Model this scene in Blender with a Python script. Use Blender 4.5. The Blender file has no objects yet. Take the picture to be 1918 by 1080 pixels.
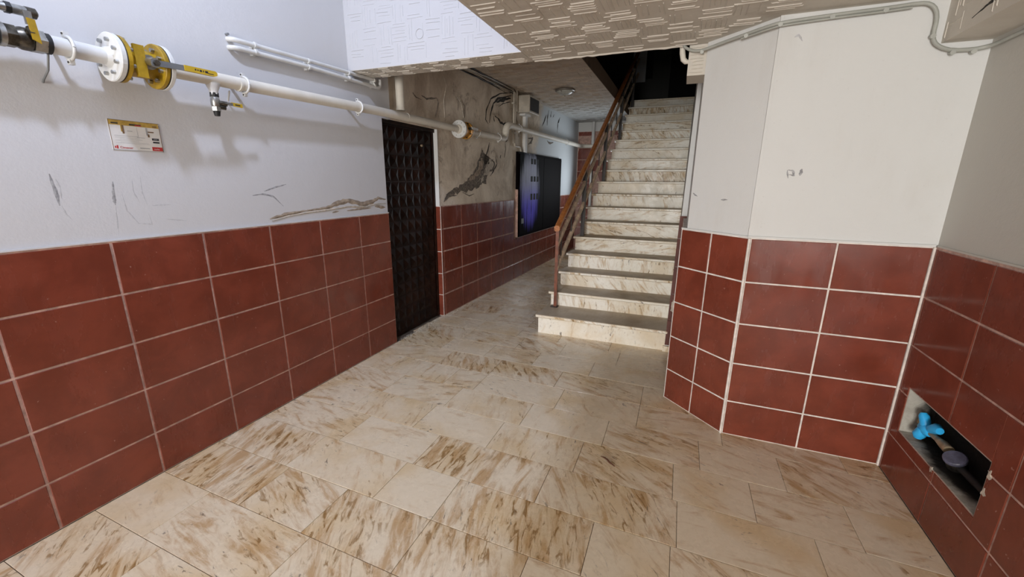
import bpy, bmesh, math, random
from mathutils import Vector, Matrix
random.seed(7)
S = bpy.context.scene
COL = S.collection

# ------------------------------------------------------------------ camera
CAMP = Vector((2.4241, 0.0, 1.5187))
yaw, pit, rol = 0.37942, 0.25331, 0.00783
fw = Vector((-math.sin(yaw) * math.cos(pit), math.cos(yaw) * math.cos(pit), -math.sin(pit)))
rt = Vector((math.cos(yaw), math.sin(yaw), 0.0))
up = rt.cross(fw)
r2 = rt * math.cos(rol) + up * math.sin(rol)
u2 = up * math.cos(rol) - rt * math.sin(rol)
cam = bpy.data.cameras.new('camera')
cam.sensor_width = 36.0
cam.lens = 773.98 / 1918.0 * 36.0
cam.clip_start = 0.02
cam_o = bpy.data.objects.new('camera', cam)
COL.objects.link(cam_o)
m3 = Matrix((r2, u2, -fw)).transposed()
cam_o.matrix_world = Matrix.Translation(CAMP) @ m3.to_4x4()
S.camera = cam_o

# ------------------------------------------------------------------ world, lights, exposure
W = bpy.data.worlds.new('world')
S.world = W
W.use_nodes = True
W.node_tree.nodes['Background'].inputs[0].default_value = (0.55, 0.65, 0.85, 1)
W.node_tree.nodes['Background'].inputs[1].default_value = 0.4
S.view_settings.view_transform = 'Standard'
S.view_settings.look = 'None'
S.view_settings.gamma = 1.0
S.view_settings.use_curve_mapping = False
S.view_settings.exposure = -0.06


def area(name, loc, target, sx, sy, power, col, spread=180):
    l = bpy.data.lights.new(name, 'AREA')
    l.shape = 'RECTANGLE'
    l.size, l.size_y = sx, sy
    l.energy = power
    l.color = col
    l.spread = math.radians(spread)
    o = bpy.data.objects.new(name, l)
    COL.objects.link(o)
    o.location = loc
    o.rotation_euler = (Vector(target) - Vector(loc)).to_track_quat('-Z', 'Y').to_euler()
    return o


area('daylight_entrance', (1.8, -5.9, 1.25), (2.1, 3.0, 1.0), 1.7, 2.1, 400, (1.0, 0.985, 0.955))
area('daylight_skylight', (1.08, 0.62, 3.72), (0.25, 1.7, 1.4), 0.15, 0.15, 47, (0.66, 0.75, 1.0))
area('rear_hall_fill', (1.13, 9.1, 1.5), (0.15, 6.9, 1.9), 0.7, 0.7, 13, (0.86, 0.93, 1.0), 150)  # fill lamp added unseen behind the stairs, for a supposed window

# ------------------------------------------------------------------ node helpers
class NT:
    def __init__(s, name):
        s.m = bpy.data.materials.new(name)
        s.m.use_nodes = True
        s.t = s.m.node_tree
        s.b = s.t.nodes['Principled BSDF']

    def n(s, typ, **kw):
        x = s.t.nodes.new(typ)
        for k, v in kw.items():
            setattr(x, k, v)
        return x

    def lk(s, a, b):
        s.t.links.new(a, b)

    def put(s, sock, v):
        if hasattr(v, 'is_linked') or hasattr(v, 'links'):
            s.lk(v, sock)
        elif isinstance(v, (tuple, list)):
            sock.default_value = tuple(v) + ((1.0,) if len(v) == 3 and len(sock.default_value) == 4 else ())
        else:
            sock.default_value = v

    def pos(s):
        return s.n('ShaderNodeNewGeometry').outputs['Position']

    def obj(s):
        return s.n('ShaderNodeTexCoord').outputs['Object']

    def rnd(s):
        return s.n('ShaderNodeObjectInfo').outputs['Random']

    def mp(s, v, loc=(0, 0, 0), rot=(0, 0, 0), sc=(1, 1, 1)):
        x = s.n('ShaderNodeMapping')
        s.put(x.inputs[0], v)
        s.put(x.inputs[1], loc)
        s.put(x.inputs[2], rot)
        s.put(x.inputs[3], sc)
        return x.outputs[0]

    def noise(s, v, scale=5, detail=4, rough=0.55, dist=0.0):
        x = s.n('ShaderNodeTexNoise')
        s.put(x.inputs['Vector'], v)
        x.inputs['Scale'].default_value = scale
        x.inputs['Detail'].default_value = detail
        x.inputs['Roughness'].default_value = rough
        x.inputs['Distortion'].default_value = dist
        return x.outputs[0]

    def step(s, v, a, b, lo=0.0, hi=1.0):
        x = s.n('ShaderNodeMapRange', interpolation_type='SMOOTHSTEP')
        s.put(x.inputs[0], v)
        x.inputs[1].default_value, x.inputs[2].default_value = a, b
        x.inputs[3].default_value, x.inputs[4].default_value = lo, hi
        return x.outputs[0]

    def math(s, op, a, b=0.0):
        x = s.n('ShaderNodeMath', operation=op)
        s.put(x.inputs[0], a)
        s.put(x.inputs[1], b)
        return x.outputs[0]

    def mix(s, f, a, b, mode='MIX'):
        x = s.n('ShaderNodeMix', data_type='RGBA', blend_type=mode)
        s.put(x.inputs[0], f)
        s.put(x.inputs[6], a)
        s.put(x.inputs[7], b)
        return x.outputs[2]

    def sep(s, v):
        x = s.n('ShaderNodeSeparateXYZ')
        s.put(x.inputs[0], v)
        return x.outputs

    def comb(s, x=0.0, y=0.0, z=0.0):
        c = s.n('ShaderNodeCombineXYZ')
        s.put(c.inputs[0], x)
        s.put(c.inputs[1], y)
        s.put(c.inputs[2], z)
        return c.outputs[0]

    def bump(s, h, st=0.3, d=0.01):
        x = s.n('ShaderNodeBump')
        x.inputs['Strength'].default_value = st
        x.inputs['Distance'].default_value = d
        s.put(x.inputs['Height'], h)
        s.lk(x.outputs[0], s.b.inputs['Normal'])

    def out(s, col=None, rough=None, metal=None, spec=None, coat=None):
        if col is not None:
            s.put(s.b.inputs['Base Color'], col)
        if rough is not None:
            s.put(s.b.inputs['Roughness'], rough)
        if metal is not None:
            s.put(s.b.inputs['Metallic'], metal)
        if spec is not None:
            s.put(s.b.inputs['Specular IOR Level'], spec)
        if coat is not None:
            s.put(s.b.inputs['Coat Weight'], coat)
        return s.m


def simple(name, col, rough=0.5, metal=0.0, spec=0.5, var=0.12, scale=9.0, bump=0.0):
    t = NT(name)
    n = t.noise(t.pos(), scale, 5, 0.6)
    f = t.step(n, 0.35, 0.7)
    c = t.mix(f, tuple(x * (1 - var) for x in col), tuple(min(1, x * (1 + var)) for x in col))
    if bump:
        t.bump(t.noise(t.pos(), scale * 6, 4), bump, 0.004)
    return t.out(c, rough, metal, spec)


def plaster(name, col, dirt=(0.5, 0.46, 0.4), amount=0.25, rough=0.75, bump=0.12):
    t = NT(name)
    p = t.pos()
    a = t.noise(p, 1.7, 6, 0.6)
    b = t.noise(t.mp(p, sc=(9, 9, 1.6)), 1.0, 5, 0.65)
    f = t.math('MULTIPLY', t.step(a, 0.45, 0.75), t.step(b, 0.35, 0.75))
    c = t.mix(t.math('MULTIPLY', f, amount * 2.0), col, dirt)
    sp = t.step(t.noise(p, 55, 2, 0.5), 0.71, 0.76)
    c = t.mix(t.math('MULTIPLY', sp, 0.25 * t_amt(amount)), c, (0.25, 0.23, 0.2))
    h = t.math('ADD', t.noise(p, 14, 5, 0.6), t.math('MULTIPLY', t.noise(p, 120, 2), 0.25))
    t.bump(h, bump, 0.012)
    return t.out(c, rough, 0, 0.35)


def t_amt(a):
    return min(1.0, a * 2)


def mat_marble(name, base, tan, warm, dark, amt=1.0, rough=0.2, zplane='xy', dust=0.0):
    t = NT(name)
    r = t.rnd()
    p = t.pos()
    if zplane == 'xz':                       # risers: veins drawn in the x-z plane
        s3 = t.sep(p)
        p = t.comb(s3[0], s3[2], s3[1])
    off = t.comb(t.math('MULTIPLY', r, 91.0), t.math('MULTIPLY', r, 47.0), t.math('MULTIPLY', r, 13.0))
    va = t.n('ShaderNodeVectorMath', operation='ADD')
    t.put(va.inputs[0], p)
    t.put(va.inputs[1], off)
    fr = t.math('FRACT', t.math('MULTIPLY', r, 7.31))
    ang = t.math('ADD', t.math('MULTIPLY', fr, 2.2), -0.45)
    q = t.mp(va.outputs[0], rot=t.comb(0, 0, ang), sc=(1.2, 1.2, 1.2))
    amtv = t.math('ADD', t.math('MULTIPLY', t.math('FRACT', t.math('MULTIPLY', r, 3.77)), 0.14), -0.065)
    big = t.noise(q, 2.2, 4, 0.5, 0.3)
    n1 = t.noise(t.mp(q, sc=(1.7, 7.0, 1)), 2.2, 8, 0.66, 0.6)
    f1 = t.step(t.math('ADD', n1, amtv), 0.50, 0.72)
    n2 = t.noise(t.mp(q, sc=(3.8, 14, 1), loc=(3, 1, 0)), 2.0, 6, 0.6, 0.9)
    f2 = t.math('MULTIPLY', t.step(t.math('ADD', n2, amtv), 0.59, 0.70), t.step(big, 0.38, 0.6))
    n3 = t.noise(t.mp(q, sc=(5.5, 17, 1), loc=(7, 4, 0)), 1.8, 5, 0.65, 0.6)
    f3 = t.math('MULTIPLY', t.step(n3, 0.60, 0.70), t.step(t.noise(q, 3.0, 2), 0.47, 0.62))
    c = t.mix(t.step(big, 0.42, 0.70), base, tan)
    c = t.mix(t.math('MULTIPLY', f1, 0.62 * amt), c, warm)
    c = t.mix(t.math('MULTIPLY', f2, 0.8 * amt), c, tuple(x * 0.62 for x in warm))
    c = t.mix(t.math('MULTIPLY', f3, 0.75 * amt), c, dark)
    g = t.noise(t.pos(), 38, 3, 0.7)
    c = t.mix(t.step(g, 0.4, 0.75, 0.0, 0.22), c, tuple(x * 0.75 for x in tan))
    if dust:
        c = t.mix(t.step(t.noise(t.pos(), 3, 4), 0.3, 0.7, dust * 0.5, dust), c, (0.37, 0.275, 0.17))
    rr = t.step(t.noise(t.pos(), 6, 5, 0.7), 0.35, 0.7, rough, rough + 0.18)
    t.bump(t.noise(t.pos(), 30, 3), 0.03, 0.004)
    return t.out(c, rr, 0, 0.45)


def mat_tile(name, col, rough=0.16):
    t = NT(name)
    r = t.rnd()
    p = t.pos()
    n = t.noise(p, 5, 6, 0.65, 0.3)
    c = t.mix(t.step(n, 0.35, 0.68), tuple(x * 0.82 for x in col), tuple(x * 1.15 for x in col))
    c = t.mix(t.math('MULTIPLY', r, 0.22), c, tuple(x * 0.72 for x in col))
    sp = t.step(t.noise(p, 60, 2, 0.5), 0.72, 0.76)
    c = t.mix(t.math('MULTIPLY', sp, 0.5), c, (0.5, 0.3, 0.25))
    sm = t.noise(t.mp(p, sc=(4, 4, 1.3)), 2.2, 5, 0.6)
    t.bump(t.noise(p, 9, 2), 0.02, 0.006)
    return t.out(c, t.step(sm, 0.35, 0.75, rough, rough + 0.2), 0, 0.5)


M = {}
M['white'] = plaster('white_plaster', (0.70, 0.705, 0.69), (0.55, 0.52, 0.47), 0.16)
M['white_left'] = plaster('white_plaster_left', (0.62, 0.62, 0.63), (0.55, 0.52, 0.5), 0.1)
M['grey'] = plaster('shaded_white_plaster', (0.53, 0.515, 0.47), (0.5, 0.47, 0.42), 0.15)  # white plaster greyed: the right wall's shade is in the colour
M['relief'] = plaster('relief_plaster', (0.63, 0.59, 0.52), (0.42, 0.37, 0.31), 0.35, 0.8)
M['relief_white'] = plaster('relief_plaster_white', (0.50, 0.50, 0.52), (0.6, 0.58, 0.55), 0.06, 0.7)
M['niche'] = plaster('niche_render', (0.48, 0.46, 0.41), (0.07, 0.06, 0.05), 0.5, 0.9, 0.4)
M['rough_edge'] = plaster('raw_concrete', (0.23, 0.16, 0.11), (0.10, 0.07, 0.05), 0.6, 0.9, 0.5)
M['dark_wall'] = plaster('painted_landing_gloom', (0.06, 0.06, 0.055), (0.05, 0.05, 0.05), 0.4)  # gloom of the unlit landing put into a near-black base colour
M['upper_grey'] = plaster('grey_landing_panel', (0.85, 0.87, 0.9), (0.25, 0.25, 0.25), 0.4)
M['grout_pink'] = simple('pink_grout', (0.52, 0.34, 0.28), 0.85, var=0.25, scale=20)
M['grout_white'] = simple('white_grout', (0.78, 0.72, 0.66), 0.85, var=0.15, scale=20)
M['grout_floor'] = simple('floor_joint', (0.13, 0.10, 0.075), 0.9, var=0.3)
M['tile'] = mat_tile('red_glazed_tile', (0.200, 0.046, 0.026))
M['tile_old'] = mat_tile('dusty_red_tile', (0.125, 0.034, 0.022), 0.55)
M['marble'] = mat_marble('floor_marble', (0.84, 0.725, 0.545), (0.75, 0.58, 0.355), (0.47, 0.25, 0.075), (0.10, 0.07, 0.055), 1.15)
M['marble_riser'] = mat_marble('riser_marble', (0.95, 0.91, 0.80), (0.82, 0.71, 0.53), (0.52, 0.33, 0.13), (0.16, 0.12, 0.09), 1.5, 0.3, 'xz')
M['marble_tread'] = mat_marble('tread_marble', (0.66, 0.57, 0.43), (0.52, 0.42, 0.29), (0.40, 0.27, 0.13), (0.2, 0.16, 0.12), 0.7, 0.4, 'xy', 0.6)
M['pipe'] = simple('cream_painted_pipe', (0.74, 0.70, 0.61), 0.6, var=0.06, scale=6)
M['pipe_white'] = simple('white_painted_pipe', (0.68, 0.68, 0.66), 0.3, var=0.06, scale=6)
M['yellow'] = simple('yellow_valve_paint', (0.40, 0.25, 0.012), 0.4, var=0.25, scale=14)
M['yellow_rust'] = simple('orange_yellow_valve_paint', (0.58, 0.27, 0.02), 0.45, var=0.35, scale=16)
M['grip'] = simple('yellow_vinyl_grip', (0.54, 0.36, 0.02), 0.45, var=0.08)
M['black'] = simple('black_rubber', (0.012, 0.012, 0.012), 0.6)
M['steel'] = simple('bare_steel', (0.42, 0.42, 0.41), 0.3, 0.9, var=0.2, scale=30)
M['dull_steel'] = simple('dull_grey_bar', (0.22, 0.23, 0.24), 0.45, 0.4)
M['dark_steel'] = simple('dark_cast_fitting', (0.10, 0.09, 0.075), 0.3, 0.8, var=0.5, scale=30)
M['door'] = simple('dark_brown_door_paint', (0.017, 0.0062, 0.0035), 0.45, 0, 0.14, var=0.5, scale=7, bump=0.15)
M['wood'] = None
M['rail_metal'] = simple('red_brown_rail_paint', (0.20, 0.06, 0.028), 0.42, var=0.3, scale=18)
M['rail_bar'] = simple('worn_tan_rail_paint', (0.74, 0.57, 0.41), 0.5, var=0.3, scale=15)
M['rail_black'] = simple('black_iron_paint', (0.02, 0.013, 0.01), 0.5)
M['cable'] = simple('grey_cable', (0.40, 0.41, 0.37), 0.5, var=0.1)
M['conduit'] = simple('beige_conduit', (0.62, 0.57, 0.48), 0.5, var=0.12)
M['duct'] = simple('white_plastic_duct', (0.82, 0.82, 0.80), 0.4, var=0.05)
M['paper'] = simple('white_print', (0.72, 0.70, 0.66), 0.4, var=0.06)
M['ink_black'] = simple('black_print', (0.02, 0.02, 0.025), 0.5)
M['ink_red'] = simple('red_print', (0.50, 0.03, 0.03), 0.45, var=0.05)
M['ink_ochre'] = simple('ochre_print', (0.46, 0.30, 0.06), 0.45, var=0.2, scale=40)
M['ink_grey'] = simple('grey_print', (0.38, 0.38, 0.38), 0.5)
M['ink_brown'] = simple('brown_print', (0.20, 0.12, 0.06), 0.5)
M['mould'] = simple('black_mould', (0.028, 0.024, 0.02), 0.9, var=0.5, scale=40)
M['scuff'] = simple('grey_scuff', (0.36, 0.36, 0.37), 0.8, var=0.3, scale=60)
M['scuff_light'] = simple('faint_scuff', (0.54, 0.54, 0.55), 0.8, var=0.1, scale=60)
M['bare'] = simple('bare_plaster', (0.36, 0.29, 0.22), 0.9, var=0.3, scale=30, bump=0.4)
M['flake_shadow_grey'] = simple('grey_damp_and_shadow', (0.20, 0.17, 0.14), 0.95, var=0.55, scale=45, bump=0.5)
M['flake_white'] = simple('pale_flaking_paint', (0.55, 0.49, 0.41), 0.9, var=0.2, scale=40, bump=0.3)
M['blue'] = simple('bright_blue_plastic', (0.04, 0.50, 1.0), 0.3, var=0.1)
M['cap_grey'] = simple('violet_grey_lid', (0.13, 0.13, 0.19), 0.35, var=0.3, scale=30)
M['brass'] = simple('dirty_brass', (0.42, 0.33, 0.21), 0.5, 0.4, var=0.25, scale=25)
M['cement'] = simple('cement_dust', (0.58, 0.54, 0.48), 0.95, var=0.2, scale=50)
M['twig'] = simple('dry_twig', (0.10, 0.035, 0.015), 0.8)
M['lamp_rim'] = simple('lamp_rim_metal', (0.30, 0.28, 0.25), 0.4, 0.5)
M['void'] = simple('dark_opening', (0.006, 0.006, 0.006), 0.9)

t = NT('varnished_wood')
p = t.pos()
g = t.noise(t.mp(p, rot=(0.53, 0, 0), sc=(40, 2.2, 40)), 1.0, 5, 0.6, 0.4)
c = t.mix(t.step(g, 0.35, 0.7), (0.46, 0.165, 0.04), (0.27, 0.082, 0.02))
M['wood'] = t.out(c, 0.35, 0, 0.5)

t = NT('frosted_lamp_glass')
M['glass_frost'] = t.out(t.mix(t.step(t.noise(t.pos(), 20), .4, .7), (0.62, 0.64, 0.60), (0.5, 0.52, 0.48)), 0.35, 0, 0.5)

# hallway plaster: bare, dirty near part, pale painted far part
t = NT('damp_hall_plaster')
p = t.pos()
s3 = t.sep(p)
n = t.noise(p, 1.6, 8, 0.68, 0.7)
n2 = t.noise(t.mp(p, sc=(6, 6, 1.5)), 1.2, 6, 0.7, 0.5)
c = t.mix(t.step(n, 0.32, 0.68), (0.86, 0.775, 0.65), (0.52, 0.435, 0.34))
c = t.mix(t.step(n2, 0.5, 0.72, 0, 0.55), c, (0.88, 0.80, 0.68))
c = t.mix(t.step(t.noise(p, 3.6, 7, 0.72, 0.9), 0.54, 0.68, 0, 0.75), c, (0.28, 0.22, 0.165))
edge = t.math('ADD', s3[1], t.math('ADD', t.math('MULTIPLY', n, 1.3), t.math('MULTIPLY', s3[2], -0.55)))
c = t.mix(t.step(edge, 6.25, 6.6), c, (0.62, 0.66, 0.68))
edge2 = t.math('ADD', s3[1], t.math('MULTIPLY', n, -0.25))
c = t.mix(t.step(edge2, 3.10, 2.98), c, (0.60, 0.595, 0.60))
t.bump(t.math('ADD', t.noise(p, 5, 6, 0.7), t.math('MULTIPLY', n2, 0.6)), 0.45, 0.02)
M['hall'] = t.out(c, 0.85, 0, 0.3)

# hallway ceiling: brownish, paler and bluish at the far end
t = NT('hall_ceiling_plaster')
p = t.pos()
s3 = t.sep(p)
n = t.noise(t.mp(p, sc=(3.0, 11, 3)), 1.4, 5, 0.6, 0.5)
c = t.mix(t.step(n, 0.35, 0.7), (0.52, 0.43, 0.345), (0.68, 0.59, 0.49))
c = t.mix(t.step(s3[1], 6.2, 8.6), c, (0.52, 0.53, 0.52))
t.bump(t.noise(t.mp(p, sc=(7, 24, 3)), 1.3, 4, 0.6, 0.4), 0.9, 0.03)
M['hall_ceil'] = t.out(c, 0.85, 0, 0.3)

# black meter cabinet: violet glow painted into the near door's colour, broken by dark runs
t = NT('glow_painted_cabinet')
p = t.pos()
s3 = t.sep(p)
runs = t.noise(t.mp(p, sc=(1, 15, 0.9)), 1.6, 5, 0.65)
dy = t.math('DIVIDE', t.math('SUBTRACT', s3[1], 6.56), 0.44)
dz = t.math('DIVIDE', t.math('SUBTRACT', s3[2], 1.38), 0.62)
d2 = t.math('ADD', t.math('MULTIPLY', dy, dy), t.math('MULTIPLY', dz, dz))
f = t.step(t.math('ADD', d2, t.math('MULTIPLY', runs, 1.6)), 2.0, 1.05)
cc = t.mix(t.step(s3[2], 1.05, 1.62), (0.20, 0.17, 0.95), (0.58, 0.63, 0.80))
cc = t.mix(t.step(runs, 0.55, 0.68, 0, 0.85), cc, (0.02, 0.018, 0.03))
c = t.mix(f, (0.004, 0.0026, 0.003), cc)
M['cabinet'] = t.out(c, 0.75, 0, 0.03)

# niche paint: pale render blackened by soot round the pipe hole
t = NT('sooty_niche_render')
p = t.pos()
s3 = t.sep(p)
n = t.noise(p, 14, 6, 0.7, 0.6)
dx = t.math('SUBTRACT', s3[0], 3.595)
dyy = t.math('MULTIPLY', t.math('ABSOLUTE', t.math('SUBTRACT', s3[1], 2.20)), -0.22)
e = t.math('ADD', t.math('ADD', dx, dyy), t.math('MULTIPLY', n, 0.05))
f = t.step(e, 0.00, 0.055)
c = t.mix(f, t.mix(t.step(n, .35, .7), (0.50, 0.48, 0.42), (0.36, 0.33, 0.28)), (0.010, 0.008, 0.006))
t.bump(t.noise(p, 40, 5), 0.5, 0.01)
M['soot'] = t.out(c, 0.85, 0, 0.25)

# ------------------------------------------------------------------ mesh builder
class Fr:
    def __init__(s, o, u, v, n):
        s.o, s.u, s.v, s.n = Vector(o), Vector(u), Vector(v), Vector(n)

    def P(s, u, v, n=0.0):
        return s.o + s.u * u + s.v * v + s.n * n


WORLD = Fr((0, 0, 0), (1, 0, 0), (0, 1, 0), (0, 0, 1))
SL = 0.03
F_LEFT = Fr((0, 0, 0), (0, 1, 0), (0, 0, 1), (1, 0, 0))
F_HALL = Fr((-0.005 - SL * 3.97, 0, 0), (SL, 1, 0), (0, 0, 1), (1, 0, 0))
FY = 2.615
F_FRONT = Fr((0, FY, 0), (1, 0, 0), (0, 0, 1), (0, -1, 0))
ND = Vector((2.4447 - 2.7996, 2.96 - FY, 0))
NL = ND.length
ND.normalize()
F_NARROW = Fr((2.7996, FY, 0), ND, (0, 0, 1), (-ND.y, ND.x, 0))
RX = 3.594
F_RIGHT = Fr((RX, 0, 0), (0, 1, 0), (0, 0, 1), (-1, 0, 0))
EY = 9.6
F_END = Fr((0, EY, 0), (1, 0, 0), (0, 0, 1), (0, -1, 0))


def hx(y):
    return -0.005 + SL * (y - 3.97)


class MB:
    def __init__(s):
        s.v, s.f, s.sm = [], [], []

    def add(s, vs, fs, smooth=False):
        b = len(s.v)
        s.v += [Vector(x) for x in vs]
        for f in fs:
            s.f.append([i + b for i in f])
            s.sm.append(smooth)
        return s

    def box(s, u0, u1, v0, v1, n0, n1, fr=WORLD):
        P = fr.P
        s.add([P(u0, v0, n0), P(u1, v0, n0), P(u1, v1, n0), P(u0, v1, n0),
               P(u0, v0, n1), P(u1, v0, n1), P(u1, v1, n1), P(u0, v1, n1)],
              [(0, 3, 2, 1), (4, 5, 6, 7), (0, 1, 5, 4), (1, 2, 6, 5), (2, 3, 7, 6), (3, 0, 4, 7)])
        return s

    def cham(s, u0, u1, v0, v1, n0, n1, c, fr=WORLD):
        """box whose n1 face is chamfered by c"""
        P = fr.P
        a = [P(u0, v0, n0), P(u1, v0, n0), P(u1, v1, n0), P(u0, v1, n0)]
        k = n1 - c if n1 > n0 else n1 + c
        b = [P(u0, v0, k), P(u1, v0, k), P(u1, v1, k), P(u0, v1, k)]
        d = [P(u0 + c, v0 + c, n1), P(u1 - c, v0 + c, n1), P(u1 - c, v1 - c, n1), P(u0 + c, v1 - c, n1)]
        fs = [(0, 3, 2, 1), (8, 9, 10, 11)]
        for i in range(4):
            j = (i + 1) % 4
            fs += [(i, j, 4 + j, 4 + i), (4 + i, 4 + j, 8 + j, 8 + i)]
        return s.add(a + b + d, fs)

    def prism(s, pts, n0, n1, fr=WORLD):
        k = len(pts)
        vs = [fr.P(a, b, n0) for a, b in pts] + [fr.P(a, b, n1) for a, b in pts]
        fs = [tuple(range(k))[::-1], tuple(range(k, 2 * k))]
        for i in range(k):
            j = (i + 1) % k
            fs.append((i, j, k + j, k + i))
        return s.add(vs, fs)

    def tube(s, pts, r, seg=12, caps=True, smooth=True):
        pts = [Vector(p) for p in pts]
        rs = r if isinstance(r, (list, tuple)) else [r] * len(pts)
        rings = []
        prev = None
        for i, p in enumerate(pts):
            if i == 0:
                d = pts[1] - pts[0]
            elif i == len(pts) - 1:
                d = pts[-1] - pts[-2]
            else:
                d = (pts[i + 1] - p).normalized() + (p - pts[i - 1]).normalized()
            if d.length < 1e-9:
                d = prev_d
            d.normalize()
            prev_d = d
            if prev is None:
                a = Vector((0, 0, 1)) if abs(d.z) < 0.9 else Vector((1, 0, 0))
                x = d.cross(a).normalized()
            else:
                x = (prev - d * prev.dot(d)).normalized()
            prev = x
            y = d.cross(x)
            rings.append([p + (x * math.cos(2 * math.pi * k / seg) + y * math.sin(2 * math.pi * k / seg)) * rs[i] for k in range(seg)])
        vs = [v for R in rings for v in R]
        fs = []
        for i in range(len(rings) - 1):
            for k in range(seg):
                j = (k + 1) % seg
                fs.append((i * seg + k, i * seg + j, (i + 1) * seg + j, (i + 1) * seg + k))
        s.add(vs, fs, smooth)
        if caps:
            s.add(rings[0], [tuple(range(seg))])
            s.add(rings[-1], [tuple(range(seg))])
        return s

    def cyl(s, a, b, r, seg=24):
        """flat-ended drum with sharp rim"""
        return s.tube([a, b], r, seg)

    def ribbon(s, pts, w, fr, n=0.0, h=0.0015, jit=0.25, sub=3, taper=True):
        q = []
        for i in range(len(pts) - 1):
            a, b = Vector(pts[i]), Vector(pts[i + 1])
            for k in range(sub):
                q.append(a.lerp(b, k / sub))
        q.append(Vector(pts[-1]))
        L, C, R = [], [], []
        m = len(q)
        for i, p in enumerate(q):
            d = (q[min(i + 1, m - 1)] - q[max(i - 1, 0)]).normalized()
            nn = Vector((-d.y, d.x))
            f = 1.0
            if taper:
                e = min(i, m - 1 - i) / max(1, (m - 1) / 2)
                f = 0.25 + 0.75 * min(1.0, e * 1.6)
            ww = 0.5 * w * f
            L.append(p + nn * ww * (1 + random.uniform(-jit, jit)))
            R.append(p - nn * ww * (1 + random.uniform(-jit, jit)))
            C.append(p)
        vs = [fr.P(x.x, x.y, n) for x in L] + [fr.P(x.x, x.y, n + h) for x in C] + [fr.P(x.x, x.y, n) for x in R]
        fs = []
        for i in range(m - 1):
            fs.append((i, i + 1, m + i + 1, m + i))
            fs.append((m + i, m + i + 1, 2 * m + i + 1, 2 * m + i))
        return s.add(vs, fs)

    def mesh(s, name, mat, recalc=True):
        me = bpy.data.meshes.new(name)
        me.from_pydata([tuple(v) for v in s.v], [], s.f)
        if recalc:
            bm = bmesh.new()
            bm.from_mesh(me)
            bmesh.ops.recalc_face_normals(bm, faces=bm.faces)
            bm.to_mesh(me)
            bm.free()
        for p, sm in zip(me.polygons, s.sm):
            p.use_smooth = sm
        me.materials.append(mat)
        return me

    def build(s, name, mat, parent=None, label=None, cat=None, group=None, kind=None, recalc=True):
        off = Vector((0, 0, 0))
        if parent is None and kind != 'structure':
            lo = Vector((min(v.x for v in s.v), min(v.y for v in s.v), min(v.z for v in s.v)))
            hi = Vector((max(v.x for v in s.v), max(v.y for v in s.v), max(v.z for v in s.v)))
            off = (lo + hi) / 2
            off.z = lo.z
        elif parent is not None:
            off = root_loc(parent)
        s.v = [v - off for v in s.v]
        o = bpy.data.objects.new(name, s.mesh(name, M[mat] if isinstance(mat, str) else mat, recalc))
        COL.objects.link(o)
        if parent is None:
            o.location = off
        else:
            o.parent = parent
        tag(o, label, cat, group, kind)
        return o


def root_loc(p):
    l = Vector(p.location)
    while p.parent:
        p = p.parent
        l += Vector(p.location)
    return l


def tag(o, label=None, cat=None, group=None, kind=None):
    for k, v in (('label', label), ('category', cat), ('group', group), ('kind', kind)):
        if v:
            o[k] = v
    return o


def thing(name, loc, label, cat, group=None):
    o = bpy.data.objects.new(name, None)
    o.empty_display_size = 0.05
    COL.objects.link(o)
    o.location = loc
    return tag(o, label, cat, group)


def struct(name, mb, mat, label=None):
    return mb.build(name, mat, None, label, None, None, 'structure')


TILE_CACHE = {}


def tile(fr, u0, u1, v0, v1, parent, mat='tile', gap=0.0045, n0=-0.006, n1=0.0, name='tile'):
    key = (id(fr), round(u1 - u0, 3), round(v1 - v0, 3), gap)
    me = TILE_CACHE.get(key)
    if me is None:
        loc = Fr((0, 0, 0), fr.u, fr.v, fr.n)
        me = MB().cham(gap, u1 - u0 - gap, gap, v1 - v0 - gap, n0, n1, 0.0022, loc).mesh('tile', M[mat])
        TILE_CACHE[key] = me
    o = bpy.data.objects.new(name, me)
    COL.objects.link(o)
    o.parent = parent
    o.location = fr.P(u0, v0, random.uniform(-0.0006, 0.0006))
    o.rotation_euler = (random.uniform(-.0015, .0015), random.uniform(-.0015, .0015), random.uniform(-.002, .002))
    return o


def ridges(fr, u0, u1, v0, v1, inside, cell=0.135, k=6, h=0.006, n=0.0, skip=0.16, wd=0.0085):
    """strokes of the basket-weave relief: one joined mesh"""
    mb = MB()
    nu, nv = int((u1 - u0) / cell) + 1, int((v1 - v0) / cell) + 1
    sp = cell / k
    for i in range(nu):
        for j in range(nv):
            horiz = (i + j) % 2 == 0
            cu, cv = u0 + i * cell, v0 + j * cell
            for q in range(k):
                if random.random() < skip:
                    continue
                c = (q + 0.5) * sp + random.uniform(-.15, .15) * sp
                a = random.uniform(-0.01, 0.03)
                b = cell - random.uniform(-0.01, 0.03)
                tl = random.uniform(-0.004, 0.004)
                w = wd * random.uniform(0.6, 1.15) * 0.5
                hh = h * random.uniform(0.55, 1.2)
                pts = [(a, c - w), (b, c - w + tl), (b, c + w + tl), (a, c + w), (a + .006, c), (b - .006, c + tl)]
                if horiz:
                    pts = [(cu + x, cv + y) for x, y in pts]
                else:
                    pts = [(cu + y, cv + x) for x, y in pts]
                if not all(inside(x, y) for x, y in pts):
                    continue
                vs = [fr.P(x, y, n - 0.001) for x, y in pts[:4]] + [fr.P(x, y, n + hh) for x, y in pts[4:]]
                mb.add(vs, [(0, 1, 5, 4), (1, 2, 5), (2, 3, 4, 5), (3, 0, 4)])
    return mb

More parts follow.
